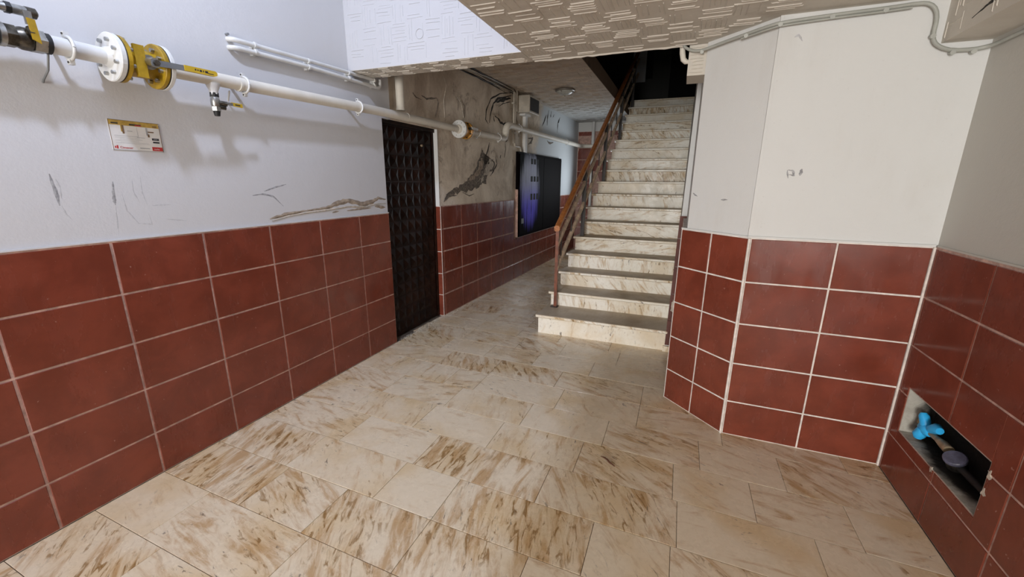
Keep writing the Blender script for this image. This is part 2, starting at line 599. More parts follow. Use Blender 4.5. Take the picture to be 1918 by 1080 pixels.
# ================================================================== SETTING
# ------------------------------------------------------------------ floor of marble slabs
floor = struct('floor', MB().box(-0.3, 4.0, -6.3, 10.0, -0.25, -0.006), 'grout_floor', 'worn cream marble slab floor with ochre streaks')
KNOWN = {-1: [0.52], 0: [0.38, 1.06], 1: [0.59, 1.0, 1.495, 1.98, 2.45], 2: [0.55, 1.155, 1.495, 2.2, 2.53],
         3: [0.65, 1.19, 1.905, 2.554], 4: [0.44, 0.98, 1.5, 2.026, 2.90, 3.306], 5: [0.5, 1.03, 1.6, 2.13, 2.667, 3.075],
         6: [0.28, 0.85, 1.11, 1.75, 2.3], 7: [0.62, 1.11, 1.66, 2.3]}
rndf = random.Random(21)
for k in range(-7, 31):
    ya, yb = 0.762 + 0.2915 * k, 0.762 + 0.2915 * (k + 1)
    x0 = 0.0 if ya < 3.2 else hx(ya) - 0.02
    x1 = 3.594 if ya < 2.6 else (2.75 if ya < 2.9 else (2.49 if yb < 4.3 else 1.5))
    js = [j for j in KNOWN.get(k, []) if x0 + 0.1 < j < x1 - 0.1]
    js = [x0] + js + [x1]
    out = [js[0]]
    for a, b in zip(js, js[1:]):
        while b - out[-1] > 0.78:
            out.append(out[-1] + rndf.uniform(0.42, 0.62))
        out.append(b)
    for a, b in zip(out, out[1:]):
        g = 0.0011
        mb = MB()
        sh = lambda x, y: (x, y - 0.02 * (x - 1.0))
        q = [sh(a + g, ya + g), sh(b - g, ya + g), sh(b - g, yb - g), sh(a + g, yb - g)]
        c = 0.0012
        qi = [sh(a + g + c, ya + g + c), sh(b - g - c, ya + g + c), sh(b - g - c, yb - g - c), sh(a + g + c, yb - g - c)]
        dz = rndf.uniform(-0.0005, 0.0003)
        vs = [(x, y, -0.02) for x, y in q] + [(x, y, dz - c) for x, y in q] + [(x, y, dz) for x, y in qi]
        fs = [(8, 9, 10, 11)]
        for i in range(4):
            j = (i + 1) % 4
            fs += [(i, j, 4 + j, 4 + i), (4 + i, 4 + j, 8 + j, 8 + i)]
        mb.add(vs, fs).build('marble_slab', 'marble', floor)

# ------------------------------------------------------------------ left wall with the doorway
D0, D1, DH = 3.082, 3.968, 2.035
mb = MB()
mb.box(-6.3, D0, -0.02, 4.0, -0.30, -0.012, F_LEFT)
mb.box(D0, 3.2, DH, 4.0, -0.30, -0.012, F_LEFT)
wl = struct('wall_left', mb, 'white_left', 'white plastered wall with red tiled lower part and gas pipe')
TB = 0.233
zr = [0.0] + [TB + 0.25 * i for i in range(5)]
MB().box(-6.0, D0 - 0.001, 0.0, 1.236, -0.02, -0.0035, F_LEFT).build('grout_bed', 'grout_pink', wl)
ys = [0.6657 + 0.4075 * c for c in range(-7, 6)] + [D0]
for a, b in zip(ys, ys[1:]):
    for c, d in zip(zr, zr[1:]):
        tile(F_LEFT, a, b, c, d, wl)
MB().box(-2.2, D0, 1.236, 1.243, -0.02, 0.0, F_LEFT).build('top_edge', 'white_left', wl)


def px_w(w, u):
    return w * math.hypot(2.5, u) / 774.0


LEFT_LINES = [
 ([(0.933, 1.535), (0.938, 1.471), (0.94, 1.405)], 4, 'g'),
 ([(0.948, 1.514), (0.954, 1.477), (0.951, 1.433)], 3, 'l'),
 ([(0.945, 1.405), (0.954, 1.366), (0.967, 1.343)], 2, 'l'),
 ([(1.139, 1.504), (1.13, 1.427), (1.129, 1.398)], 4, 'g'),
 ([(1.129, 1.398), (1.122, 1.323), (1.113, 1.261)], 2, 'l'),
 ([(1.161, 1.46), (1.168, 1.369), (1.207, 1.303)], 2, 'l'),
 ([(1.213, 1.516), (1.21, 1.455), (1.226, 1.404)], 2, 'l'),
 ([(1.249, 1.529), (1.244, 1.454), (1.255, 1.39)], 2, 'l'),
 ([(1.252, 1.351), (1.258, 1.298), (1.2, 1.308)], 2, 'l'),
 ([(1.813, 1.423), (1.882, 1.431), (1.954, 1.413), (2.019, 1.349)], 3, 'g'),
 ([(1.895, 1.447), (1.974, 1.469), (2.061, 1.489)], 3, 'g'),
 ([(1.906, 1.274), (2.049, 1.298), (2.204, 1.31)], 5, 'p'),
 ([(2.204, 1.31), (2.374, 1.319), (2.51, 1.348), (2.625, 1.364), (2.772, 1.324), (2.891, 1.341), (2.963, 1.37), (3.061, 1.357)], 8, 'p'),
 ([(2.431, 1.281), (2.496, 1.289)], 3, 'p'),
 ([(2.586, 1.287), (2.736, 1.291), (2.859, 1.293)], 3, 'p'),
 ([(2.914, 1.304), (3.047, 1.288)], 5, 'p'),
 ([(1.275, 1.389), (1.359, 1.39)], 2, 'l'),
 ([(1.321, 1.319), (1.42, 1.303)], 2, 'l'),
]
for i, (pts, w, m) in enumerate(LEFT_LINES):
    mt = {'g': 'scuff', 'l': 'scuff_light', 'p': 'bare'}[m]
    nm = {'g': 'scuff_mark', 'l': 'scuff_mark', 'p': 'peeled_plaster'}[m]
    MB().ribbon(pts, px_w(w, pts[0][0]) * (1.1 if m == 'p' else 0.9), F_LEFT, -0.012, 0.004 if m == 'p' else 0.0004, 0.35, 5).build(nm, mt, wl)
LIP = [([(1.92, 1.262), (2.05, 1.283), (2.21, 1.296), (2.40, 1.303), (2.6, 1.318), (2.8, 1.305), (2.95, 1.325), (3.06, 1.322)], 0.014)]
for pts, w in LIP:
    MB().ribbon(pts, w, F_LEFT, -0.012, 0.006, 0.3, 5).build('plaster_lip', 'flake_white', wl)

# ------------------------------------------------------------------ hallway wall
mb = MB()
mb.box(D1, EY + 0.2, -0.02, 3.2, -0.30, -0.012, F_HALL)
mb.box(3.2, D1, DH + 0.005, 3.2, -0.30, -0.012, F_HALL)
wh = struct('wall_hallway', mb, 'hall', 'damp stained hallway wall with peeling plaster and red tiles')
MB().box(D1 + 0.002, 6.05, 0.0, 1.252, -0.02, -0.0035, F_HALL).box(6.05, EY, 0.0, 0.66, -0.02, -0.0035, F_HALL).box(8.28, EY, 0.66, 1.252, -0.02, -0.0035, F_HALL).build('grout_bed', 'grout_pink', wh)
zh = [0.0, 0.25, 0.5, 0.75, 1.0, 1.25]
ys = [4.005 + 0.4 * c for c in range(0, 14)] + [EY]
for a, b in zip(ys, ys[1:]):
    for c, d in zip(zh, zh[1:]):
        if a > 6.0 and b < 8.3 and c >= 0.5:
            if c == 0.5:
                tile(F_HALL, a, b, c, 0.655, wh, gap=0.008)
            continue
        tile(F_HALL, a, b, c, d, wh, gap=0.008)
for c, d in zip(zh, zh[1:]):     # narrow tiles turning into the door reveal
    tile(F_HALL, D1 + 0.004, 4.005, c, d, wh, gap=0.003)
    MB().box(-0.075, 0.0 + hx(D1) - 0.004, D1 - 0.006, D1 + 0.001, c + 0.004, d - 0.004).build('tile', 'tile', wh)
MB().box(-0.10, hx(D1), D1 - 0.003, D1 + 0.004, 0.0, 1.252).build('grout_bed', 'grout_white', wh)
MB().box(-0.10, hx(D1) - 0.008, D1 - 0.006, D1 + 0.002, 1.252, DH + 0.004).build('reveal_strip', 'white', wh)

HALL_LINES = [
 ([(5.893, 2.735), (5.508, 2.655), (5.24, 2.545), (5.111, 2.388), (5.084, 2.279), (5.159, 2.235)], 2.0, 'b'),
 ([(5.893, 2.693), (5.48, 2.596), (5.317, 2.504), (5.227, 2.362), (5.195, 2.25)], 3.0, 'b'),
 ([(5.875, 2.658), (5.622, 2.597), (5.409, 2.531)], 4.666666666666667, 'b'),
 ([(5.864, 2.609), (5.623, 2.548), (5.453, 2.481)], 1.6666666666666667, 'b'),
 ([(5.316, 2.352), (5.342, 2.279)], 2.3333333333333335, 'b'),
 ([(5.354, 2.353), (5.463, 2.338), (5.52, 2.301), (5.624, 2.283), (5.72, 2.318)], 3.3333333333333335, 'b'),
 ([(7.425, 2.65), (7.321, 2.535), (7.218, 2.437)], 2.6666666666666665, 'b'),
 ([(7.542, 2.74), (7.486, 2.615), (7.478, 2.481)], 3.0, 'b'),
 ([(7.692, 2.746), (7.652, 2.637)], 2.6666666666666665, 'b'),
 ([(7.851, 2.717), (7.784, 2.654)], 1.6666666666666667, 'b'),
 ([(8.216, 2.71), (8.104, 2.601), (8.069, 2.423)], 3.0, 'b'),
 ([(5.686, 2.039), (5.705, 1.956), (5.657, 1.845)], 1.3333333333333333, 'b'),
 ([(5.544, 1.875), (5.521, 1.826)], 1.6666666666666667, 'b'),
 ([(5.778, 2.094), (5.686, 2.051)], 1.3333333333333333, 'b'),
 ([(4.524, 2.729), (4.86, 2.726), (5.242, 2.723), (5.68, 2.701)], 2.3333333333333335, 'b'),
 ([(6.56, 2.189), (6.775, 2.195), (6.697, 2.134), (6.58, 2.097)], 4.0, 'g'),
 ([(7.491, 2.229), (7.644, 2.196), (7.85, 2.228)], 2.6666666666666665, 'g'),
 ([(4.056, 1.305), (4.111, 1.367), (4.226, 1.41), (4.468, 1.451)], 1.3333333333333333, 'g'),
 ([(4.072, 1.33), (4.223, 1.354), (4.34, 1.355)], 1.3333333333333333, 'g'),
 ([(4.465, 1.389), (4.636, 1.343), (4.75, 1.366)], 1.3333333333333333, 'g'),
 ([(5.192, 2.01), (5.154, 1.919), (5.076, 1.826)], 2.3333333333333335, 'b'),
 ([(3.983, 2.343), (4.013, 2.306), (3.985, 2.225), (3.937, 2.15)], 2.0, 'g'),
 ([(3.719, 2.323), (3.807, 2.306), (3.983, 2.343)], 2.6666666666666665, 'g'),
 ([(3.578, 2.322), (3.631, 2.292), (3.716, 2.282)], 1.3333333333333333, 'g'),
 ([(4.393, 2.422), (4.477, 2.38), (4.506, 2.319), (4.522, 2.226)], 3.0, 'w'),
 ([(4.452, 2.441), (4.556, 2.345), (4.543, 2.229)], 1.0, 'g'),  # shadow of the pale crack above, drawn as a thin grey ribbon
 ([(4.115, 2.588), (4.178, 2.498), (4.117, 2.349), (4.124, 2.174)], 2.0, 'w'),
 ([(5.627, 1.759), (5.598, 1.686), (5.689, 1.639)], 1.3333333333333333, 'w'),
 ([(5.367, 1.842), (5.423, 1.751), (5.311, 1.654), (5.202, 1.583)], 2.0, 'b'),
 ([(5.312, 1.804), (5.152, 1.774), (5.074, 1.693), (5.021, 1.603), (4.824, 1.502)], 2.3333333333333335, 'w'),
]
for pts, w, m in HALL_LINES:
    mt = {'b': 'mould', 'g': 'flake_shadow_grey', 'w': 'flake_white'}[m]
    nm = {'b': 'mould_streak', 'g': 'damp_crack_and_shadow', 'w': 'flaking_paint'}[m]
    MB().ribbon(pts, px_w(w, pts[0][0]) * 1.25, F_HALL, -0.012, 0.006 if m != 'b' else 0.003, 0.5, 4).build(nm, mt, wh)


def ragged(pts, fr, n0, n1, amp=0.02, sub=5):
    out = []
    k = len(pts)
    for i in range(k):
        a, b = Vector(pts[i]), Vector(pts[(i + 1) % k])
        for q in range(sub):
            p = a.lerp(b, q / sub)
            out.append((p.x + random.uniform(-amp, amp), p.y + random.uniform(-amp, amp)))
    cx = sum(p[0] for p in out) / len(out)
    vs = [fr.P(x, y, n0) for x, y in out] + [fr.P(x, y, n1) for x, y in out]
    kk = len(out)
    return MB().add(vs, [tuple(range(kk, 2 * kk))] + [(i, (i + 1) % kk, kk + (i + 1) % kk, kk + i) for i in range(kk)])


HALL_PATCH = [
 ([(4.053, 1.311), (4.226, 1.417), (4.468, 1.467), (4.644, 1.554), (4.83, 1.685), (4.969, 1.91), (5.036, 1.857), (5.024, 1.736), (5.205, 1.81), (5.35, 1.767), (5.311, 1.678), (5.123, 1.605), (5.07, 1.502), (4.87, 1.447), (4.594, 1.403), (4.302, 1.376)], 'p'),
 ([(5.126, 1.74), (5.204, 1.788), (5.311, 1.747), (5.203, 1.652), (5.072, 1.581), (4.945, 1.513), (5.022, 1.625)], 'w'),
 ([(4.828, 1.642), (4.967, 1.82), (5.004, 1.735), (4.899, 1.623), (4.733, 1.534), (4.598, 1.512)], 'g'),
 ([(5.371, 2.502), (5.895, 2.607), (5.919, 2.337), (5.566, 2.306), (5.37, 2.359)], 's'),
]
for (pts, m), n1 in zip(HALL_PATCH, (-0.008, -0.005, -0.004, -0.0105)):
    mt = {'p': 'flake_shadow_grey', 'w': 'flake_white', 'g': 'bare', 's': 'hall'}[m]
    ragged(pts, F_HALL, -0.012, n1, 0.022).build('peeled_plaster', mt, wh)

# ------------------------------------------------------------------ end wall of the hallway
we = struct('wall_end', MB().box(-0.2, 1.5, EY + 0.012, EY + 0.3, -0.02, 3.0), 'white', 'far hallway end wall tiled dark red almost to the ceiling')
MB().box(0.16, 1.45, EY - 0.0, EY + 0.014, 0, 2.595).build('grout_bed', 'grout_pink', we)
zz = [0.25 * i for i in range(11)] + [2.59]
xs_ = [0.165, 0.475, 0.875, 1.275, 1.45]
for a, b in zip(xs_, xs_[1:]):
    for c, d in zip(zz, zz[1:]):
        if d - c > 0.05:
            tile(F_END, a, b, c, d, we)

# ------------------------------------------------------------------ front wall (pillar), its splayed corner, right wall
wf = struct('wall_front', MB().box(2.79, 3.9, FY + 0.012, 3.3, -0.02, 2.34), 'white', 'white wall above red tiles between splayed corner and right wall')
TF = 0.2249
zf = [0.0] + [TF + 0.2497 * i for i in range(5)]
MB().box(2.8, RX + 0.02, 0.0, zf[-1] + 0.002, -0.02, -0.0035, F_FRONT).build('grout_bed', 'grout_white', wf)
for a, b in ((2.806, 3.2036), (3.2036, 3.590)):
    for c, d in zip(zf, zf[1:]):
        tile(F_FRONT, a, b, c, d, wf)
MB().box(2.79, RX, zf[-1] + 0.002, zf[-1] + 0.012, -0.02, 0.0, F_FRONT).build('top_edge', 'white', wf)
MB().tube([F_FRONT.P(2.7985, 0.0, -0.002), F_FRONT.P(2.7985, zf[-1], -0.002)], 0.0075, 8).build('corner_bead', 'grout_white', wf)
FRONT_LINES = [
 ([(2.928, 1.588), (2.952, 1.583), (2.958, 1.561), (2.934, 1.564)], 3, 'g'),
 ([(2.925, 1.588), (2.934, 1.545)], 2, 'g'),
 ([(2.989, 1.593), (2.985, 1.559)], 4, 'g'),
 ([(2.861, 2.214), (2.877, 2.224), (2.897, 2.194)], 3, 'l'),
 ([(2.823, 2.195), (2.838, 2.217)], 3, 'l'),
]
for pts, w, m in FRONT_LINES:
    MB().ribbon(pts, w * 2.75 / 774 * 1.0, F_FRONT, -0.012, 0.0004, 0.35, 4).build('scuff_mark', 'scuff' if m == 'g' else 'scuff_light', wf)

nn = F_NARROW.n
mb = MB()
a = F_NARROW.P(0.004, 0, -0.012)
b = F_NARROW.P(NL - 0.037, 0, -0.012)
mb.prism([(a.x, a.y), (b.x, b.y), (b.x + 0.005, 3.9), (2.85, 3.9), (2.85, a.y)], -0.02, 2.34)
wc = struct('wall_corner', mb, 'white', 'splayed white corner wall with square red tiles below')
MB().box(0.0, NL, 0.0, zf[-1] + 0.002, -0.022, -0.0035, F_NARROW).build('grout_bed', 'grout_white', wc)
for a, b in ((0.006, NL * 0.517), (NL * 0.517, NL - 0.003)):
    for c, d in zip(zf, zf[1:]):
        tile(F_NARROW, a, b, c, d, wc)
MB().box(0.0, NL, zf[-1] + 0.002, zf[-1] + 0.010, -0.022, 0.0, F_NARROW).build('top_edge', 'white', wc)
F_SIDE = Fr((2.4545, 0, 0), (0, 1, 0), (0, 0, 1), (-1, 0, 0))
MB().box(2.985, 3.858, 0.0, zf[-1] + 0.002, -0.03, -0.0035, F_SIDE).build('grout_bed', 'grout_white', wc)
for a, b in ((2.985, 3.42), (3.42, 3.856)):
    for c, d in zip(zf, zf[1:]):
        tile(F_SIDE, a, b, c, d, wc)
for pts in ([(0.405, 1.437), (0.43, 1.447), (0.445, 1.457)], [(0.185, 1.425), (0.23, 1.423)]):
    MB().ribbon(pts, 0.010, F_NARROW, -0.012, 0.0005, 0.3, 3).build('scuff_mark', 'scuff', wc)

NY0, NY1, NZ0, NZ1, ND_ = 1.902, 2.52, 0.277, 0.52, 0.125
WXR = RX + 0.012
mb = MB()
mb.box(WXR, 3.95, -6.3, NY0, -0.02, 2.5)
mb.box(WXR, 3.95, NY1, FY + 0.3, -0.02, 2.5)
mb.box(WXR, 3.95, NY0, NY1, -0.02, NZ0)
mb.box(WXR, 3.95, NY0, NY1, NZ1, 2.5)
mb.box(RX + ND_ + 0.004, 3.95, NY0, NY1, NZ0, NZ1)
wr = struct('wall_right', mb, 'grey', 'right wall painted greyer for shade, with dark red tiles and a cut out niche')
th = 0.003
li = MB()
li.box(RX + 0.004, RX + ND_, NY1 - th, NY1 + 0.001, NZ0, NZ1)
li.box(RX + 0.004, RX + ND_, NY0 - 0.001, NY0 + th, NZ0, NZ1)
li.box(RX + 0.004, RX + ND_, NY0, NY1, NZ0 - 0.001, NZ0 + th)
li.box(RX + 0.004, RX + ND_, NY0, NY1, NZ1 - th, NZ1 + 0.001)
li.box(RX + ND_, RX + ND_ + 0.004, NY0, NY1, NZ0, NZ1)
li.build('niche_lining', 'soot', wr)
bx_ = MB()
for (y0_, y1_, z0_, z1_) in ((-6.0, NY0, 0, 1.226), (NY1, FY, 0, 1.226), (NY0, NY1, 0, NZ0), (NY0, NY1, NZ1, 1.226)):
    bx_.box(y0_, y1_, z0_, z1_, -0.02, -0.0035, F_RIGHT)
bx_.build('grout_bed', 'grout_pink', wr)
ys = [-1.41, -1.01, -0.61, -0.21, 0.19, 0.585, 0.985, 1.385, 1.785, 2.178, 2.588]
zf2 = [0.0, 0.217, 0.472, 0.722, 0.975, 1.219]
for a, b in zip(ys, ys[1:]):
    for c, d in zip(zf2, zf2[1:]):
        if b <= NY0 or a >= NY1 or d <= NZ0 or c >= NZ1:
            tile(F_RIGHT, a, b, c, d, wr)
            continue
        g = 0.0045
        mb = MB()
        A, B, Cc, D = a + g, b - g, c + g, d - g
        e = 0.004
        if A < NY0 - e: mb.cham(A, NY0 - e, Cc, D, -0.006, 0, 0.0015, F_RIGHT)
        if B > NY1 + e: mb.cham(NY1 + e, B, Cc, D, -0.006, 0, 0.0015, F_RIGHT)
        a2, b2 = max(A, NY0 - e), min(B, NY1 + e)
        if Cc < NZ0 - e: mb.cham(a2, b2, Cc, NZ0 - e, -0.006, 0, 0.0015, F_RIGHT)
        if D > NZ1 + e: mb.cham(a2, b2, NZ1 + e, D, -0.006, 0, 0.0015, F_RIGHT)
        mb.build('tile', 'tile', wr)
for c, d in zip(zf2, zf2[1:]):
    tile(F_RIGHT, 2.588, FY - 0.002, c, d, wr, gap=0.003)
MB().box(-2.2, FY, 1.226, 1.234, -0.02, -0.004, F_RIGHT).build('top_edge', 'grey', wr)
MB().tube([(RX - 0.003, FY - 0.003, 0.0), (RX - 0.003, FY - 0.003, 1.225)], 0.006, 8).build('corner_grout', 'grout_white', wr)
for y0_, z0_, s_ in ((1.893, 0.475, 0.014), (1.892, 0.40, 0.013), (2.20, 0.272, 0.010)):
    ragged([(y0_ - s_, z0_ - s_), (y0_ + s_ * 0.4, z0_ - s_ * 1.2), (y0_ + s_ * 0.5, z0_ + s_), (y0_ - s_ * 0.7, z0_ + s_ * 1.1)], F_RIGHT, -0.004, 0.001, 0.006, 3).build('plaster_lump', 'flake_white', wr)

# ------------------------------------------------------------------ stair side wall
mb = MB()
xl = lambda z: 2.414 + 0.0126 * z
Z1 = 5.7
vs = [(xl(-.02) + .012, 3.872, -.02), (2.8, 3.872, -.02), (2.8, 11.2, -.02), (xl(-.02) + .02, 11.2, -.02),
      (xl(Z1) + .012, 3.872, Z1), (2.8, 3.872, Z1), (2.8, 11.2, Z1), (xl(Z1) + .02, 11.2, Z1)]
mb.add(vs, [(0, 3, 2, 1), (4, 5, 6, 7), (0, 1, 5, 4), (1, 2, 6, 5), (2, 3, 7, 6), (3, 0, 4, 7)])
ws = struct('wall_stair', mb, 'white', 'narrow white wall end beside the marble stairs with red tiled foot')
zs_ = [0.06, 0.30, 0.55, 0.80, 1.05, 1.245]
for c, d in zip(zs_, zs_[1:]):
    q = MB()
    a0, a1 = xl(c), xl(d)
    g = 0.002
    q.add([(a0, 3.860, c + g), (2.49, 3.860, c + g), (2.49, 3.860, d - g), (a1, 3.860, d - g),
           (a0, 3.875, c + g), (2.49, 3.875, c + g), (2.49, 3.875, d - g), (a1, 3.875, d - g)],
          [(0, 1, 2, 3), (4, 7, 6, 5), (0, 4, 5, 1), (1, 5, 6, 2), (2, 6, 7, 3), (3, 7, 4, 0)])
    q.build('tile', 'tile_old', ws)
ragged([(2.436, 0.40), (2.47, 0.37), (2.47, 0.47), (2.446, 0.50), (2.436, 0.46)], Fr((0, 3.860, 0), (1, 0, 0), (0, 0, 1), (0, -1, 0)), -0.002, 0.006, 0.004, 3).build('bare_patch', 'flake_white', ws)

# ------------------------------------------------------------------ overhead: header beam, ceilings, side beam
F_HEAD = Fr((0, 2.73, 0), (1, 0, 0), (0, 0, 1), (0, -1, 0))
wb = struct('wall_header', MB().box(-0.1, 1.385, 2.73, 2.962, 2.318, 4.0), 'relief_white', 'white downstand beam face with embossed relief over the passage')
ridges(F_HEAD, 0.02, 1.36, 2.33, 3.3, lambda u, v: 0.02 < u < 1.375 and v > 2.325 and math.hypot(u - .634, v - 2.5) > .045, 0.13, 6, 0.0022, 0, 0.25, 0.006).build('relief_stroke', 'relief_white', wb, kind='stuff')
FS = Fr((0, 0, 2.318), (1, 0, 0), (0, 1, 0), (0, 0, -1))
ridges(FS, 0.0, 1.385, 2.735, 2.96, lambda u, v: 0.0 < u < 1.38 and 2.735 < v < 2.958, 0.113, 6, 0.0045, 0.0025, 0.2).build('relief_stroke', 'relief', wb, kind='stuff')
MB().box(0.0, 1.385, 2.731, 2.961, 2.3155, 2.3185).build('soffit_skin', 'relief', wb)
mb = MB()
ring = [F_HEAD.P(0.634 + 0.031 * math.cos(a), 2.50 + 0.031 * math.sin(a), 0.0015) for a in [2 * math.pi * i / 24 for i in range(25)]]
mb.tube(ring, 0.0022, 6, False)
mb.build('junction_cover_rim', 'relief_white', wb)

ce = struct('ceiling', MB().box(1.385, 3.95, -6.3, 2.962, 2.318, 2.62), 'relief', 'low cream ceiling with basket weave embossed relief')


def in_soffit(u, v):
    if not (1.392 < u < 3.425 and -1.2 < v < 2.955):
        return False
    if v > FY - 0.01 and u > 2.8:
        return False
    d = (Vector((u, v, 0)) - Vector((2.7996, FY, 0))).dot(F_NARROW.n)
    return d > 0.005 or u < 2.42


ridges(FS, 1.395, 3.42, -0.95, 2.955, in_soffit, 0.146, 6, 0.0048, 0, 0.2, 0.0075).build('relief_stroke', 'relief', ce, kind='stuff')
mb = MB()
pts = []
x = 1.4
while x < 2.40:
    pts.append(Vector((x, 2.957 + random.uniform(-.003, .003), 2.316 + random.uniform(-.004, .002))))
    x += 0.04
mb.tube(pts, 0.007, 6)
mb.build('ragged_edge', 'relief', ce)

tb = struct('trim_1', MB().box(3.432, RX + 0.02, -6.3, FY + 0.02, 2.13, 2.33), 'relief', 'low boxed beam along the top of the right wall')
FB = Fr((3.432, 0, 0), (0, 1, 0), (0, 0, 1), (-1, 0, 0))
ridges(FB, 0.9, FY, 2.135, 2.315, lambda u, v: 0.9 < u < FY - 0.005 and 2.133 < v < 2.312, 0.089, 4, 0.003, 0, 0.45, 0.004).build('relief_stroke', 'relief', tb, kind='stuff')
MB().ribbon([(2.42, 2.165), (2.33, 2.185), (2.2, 2.19), (2.05, 2.215), (1.85, 2.22)], 0.012, FB, 0.0, 0.002, 0.5, 6).build('ceiling_crack', 'mould', tb)

# corbel under the beam end
cb = MB()
random.seed(3)
cb.box(2.380, 2.500, 2.965, 3.20, 2.150, 2.318)
co = struct('trim_2', cb, 'relief', 'short stub of beam under the ceiling at the stair corner')
FC = Fr((0, 2.965, 0), (1, 0, 0), (0, 0, 1), (0, -1, 0))
mb = MB()
for z in (2.165, 2.185, 2.203, 2.222, 2.24, 2.262, 2.285, 2.30):
    mb.ribbon([(2.384 + random.uniform(0, .02), z), (2.42, z + random.uniform(-.004, .004)), (2.465, z + random.uniform(-.003, .005))], 0.006, FC, 0, 0.004, 0.3, 3)
mb.build('relief_stroke', 'relief', co, kind='stuff')

hc = struct('ceiling_hallway', MB().prism([(-0.35, 2.962), (1.30, 2.962), (1.30, 8.96), (2.8, 8.96), (2.8, 11.2), (-0.35, 11.2)], 2.785, 2.96), 'hall_ceil', 'brownish stained hallway ceiling beside the stair opening')
MB().box(1.300, 1.306, 2.962, 8.9, 2.782, 2.962).build('slab_edge', 'rough_edge', hc)
FH = Fr((0, 0, 2.785), (1, 0, 0), (0, 1, 0), (0, 0, -1))
ridges(FH, 0.0, 1.29, 3.0, 9.5, lambda u, v: hx(v) + 0.03 < u < 1.285 and 3.0 < v < 9.55, 0.145, 5, 0.006, 0, 0.3, 0.012).build('relief_stroke', 'hall_ceil', hc, kind='stuff')

# upper landing, all but dark
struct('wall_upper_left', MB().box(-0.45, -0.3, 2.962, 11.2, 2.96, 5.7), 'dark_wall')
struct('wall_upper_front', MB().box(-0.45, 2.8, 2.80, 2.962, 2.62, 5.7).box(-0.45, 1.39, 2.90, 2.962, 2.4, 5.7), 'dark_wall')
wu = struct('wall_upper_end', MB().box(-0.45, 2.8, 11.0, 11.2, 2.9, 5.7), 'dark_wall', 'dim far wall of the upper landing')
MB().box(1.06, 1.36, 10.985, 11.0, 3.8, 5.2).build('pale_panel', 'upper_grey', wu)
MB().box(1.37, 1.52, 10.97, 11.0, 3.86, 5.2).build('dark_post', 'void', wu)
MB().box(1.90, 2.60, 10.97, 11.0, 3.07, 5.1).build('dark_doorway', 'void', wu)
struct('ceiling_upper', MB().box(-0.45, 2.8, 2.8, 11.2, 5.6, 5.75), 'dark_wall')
fl = struct('floor_upper', MB().box(1.306, 2.8, 8.96, 11.2, 2.96, 3.045), 'marble_tread')

# entrance side, behind the camera
struct('wall_back', MB().box(-0.3, 0.9, -6.2, -6.0, -0.02, 4.0).box(2.7, 3.95, -6.2, -6.0, -0.02, 4.0).box(0.9, 2.7, -6.2, -6.0, 2.32, 4.0), 'white')
struct('ceiling_entrance', MB().box(-0.3, 1.5, -6.2, 2.8, 3.95, 4.1), 'white')
struct('wall_entrance_side', MB().box(1.386, 1.5, -6.2, 2.73, 2.62, 4.0), 'white')

# ------------------------------------------------------------------ the sheet metal door
d = struct('door_1', MB().box(-0.10, -0.072, D0 + 0.02, D1 - 0.012, 0.012, DH - 0.002), 'door', 'dark brown embossed metal door')
mb = MB()
mb.box(-0.11, -0.045, D0, D0 + 0.03, 0.0, DH)
mb.box(-0.11, -0.06, D1 - 0.03, D1 - 0.006, 0.0, DH)
mb.box(-0.11, -0.045, D0, D1 - 0.006, DH - 0.03, DH + 0.005)
mb.build('door_frame', 'door', d)
nc, nr = 7, 16
cw, ch = (D1 - D0 - 0.085) / nc, (DH - 0.07) / nr
stud = Fr((-0.072, 0, 0), (0, 1, 0), (0, 0, 1), (1, 0, 0))
sme = None
for i in range(nc):
    for j in range(nr):
        if sme is None:
            e = 0.006
            sme = MB().add([(0, e, e), (0, cw - e, e), (0, cw - e, ch - e), (0, e, ch - e), (0.017, cw / 2, ch / 2)],
                           [(0, 1, 4), (1, 2, 4), (2, 3, 4), (3, 0, 4)]).mesh('pyramid_boss', M['door'])
        o = bpy.data.objects.new('pyramid_boss', sme)
        COL.objects.link(o)
        o.parent = d
        o.location = (-0.072, D0 + 0.04 + i * cw, 0.035 + j * ch)
MB().tube([(-0.07, D0 + 0.66, 1.86), (-0.055, D0 + 0.66, 1.86)], 0.012, 10).build('peephole', 'brass', d)
struct('wall_door_back', MB().box(-0.30, -0.12, D0 - 0.02, D1 + 0.02, 0, DH + 0.02), 'void')
MB()

# ================================================================== THINGS
# ------------------------------------------------------------------ staircase
def ny(i):
    return {1: 3.86, 2: 4.255}.get(i, 4.02 + 0.288 * (i - 1))


def nz(i):
    return {1: 0.195, 2: 0.348}.get(i, 0.17 * i)


def sl(y):
    return 1.165 + 0.035 * (y - 3.9)


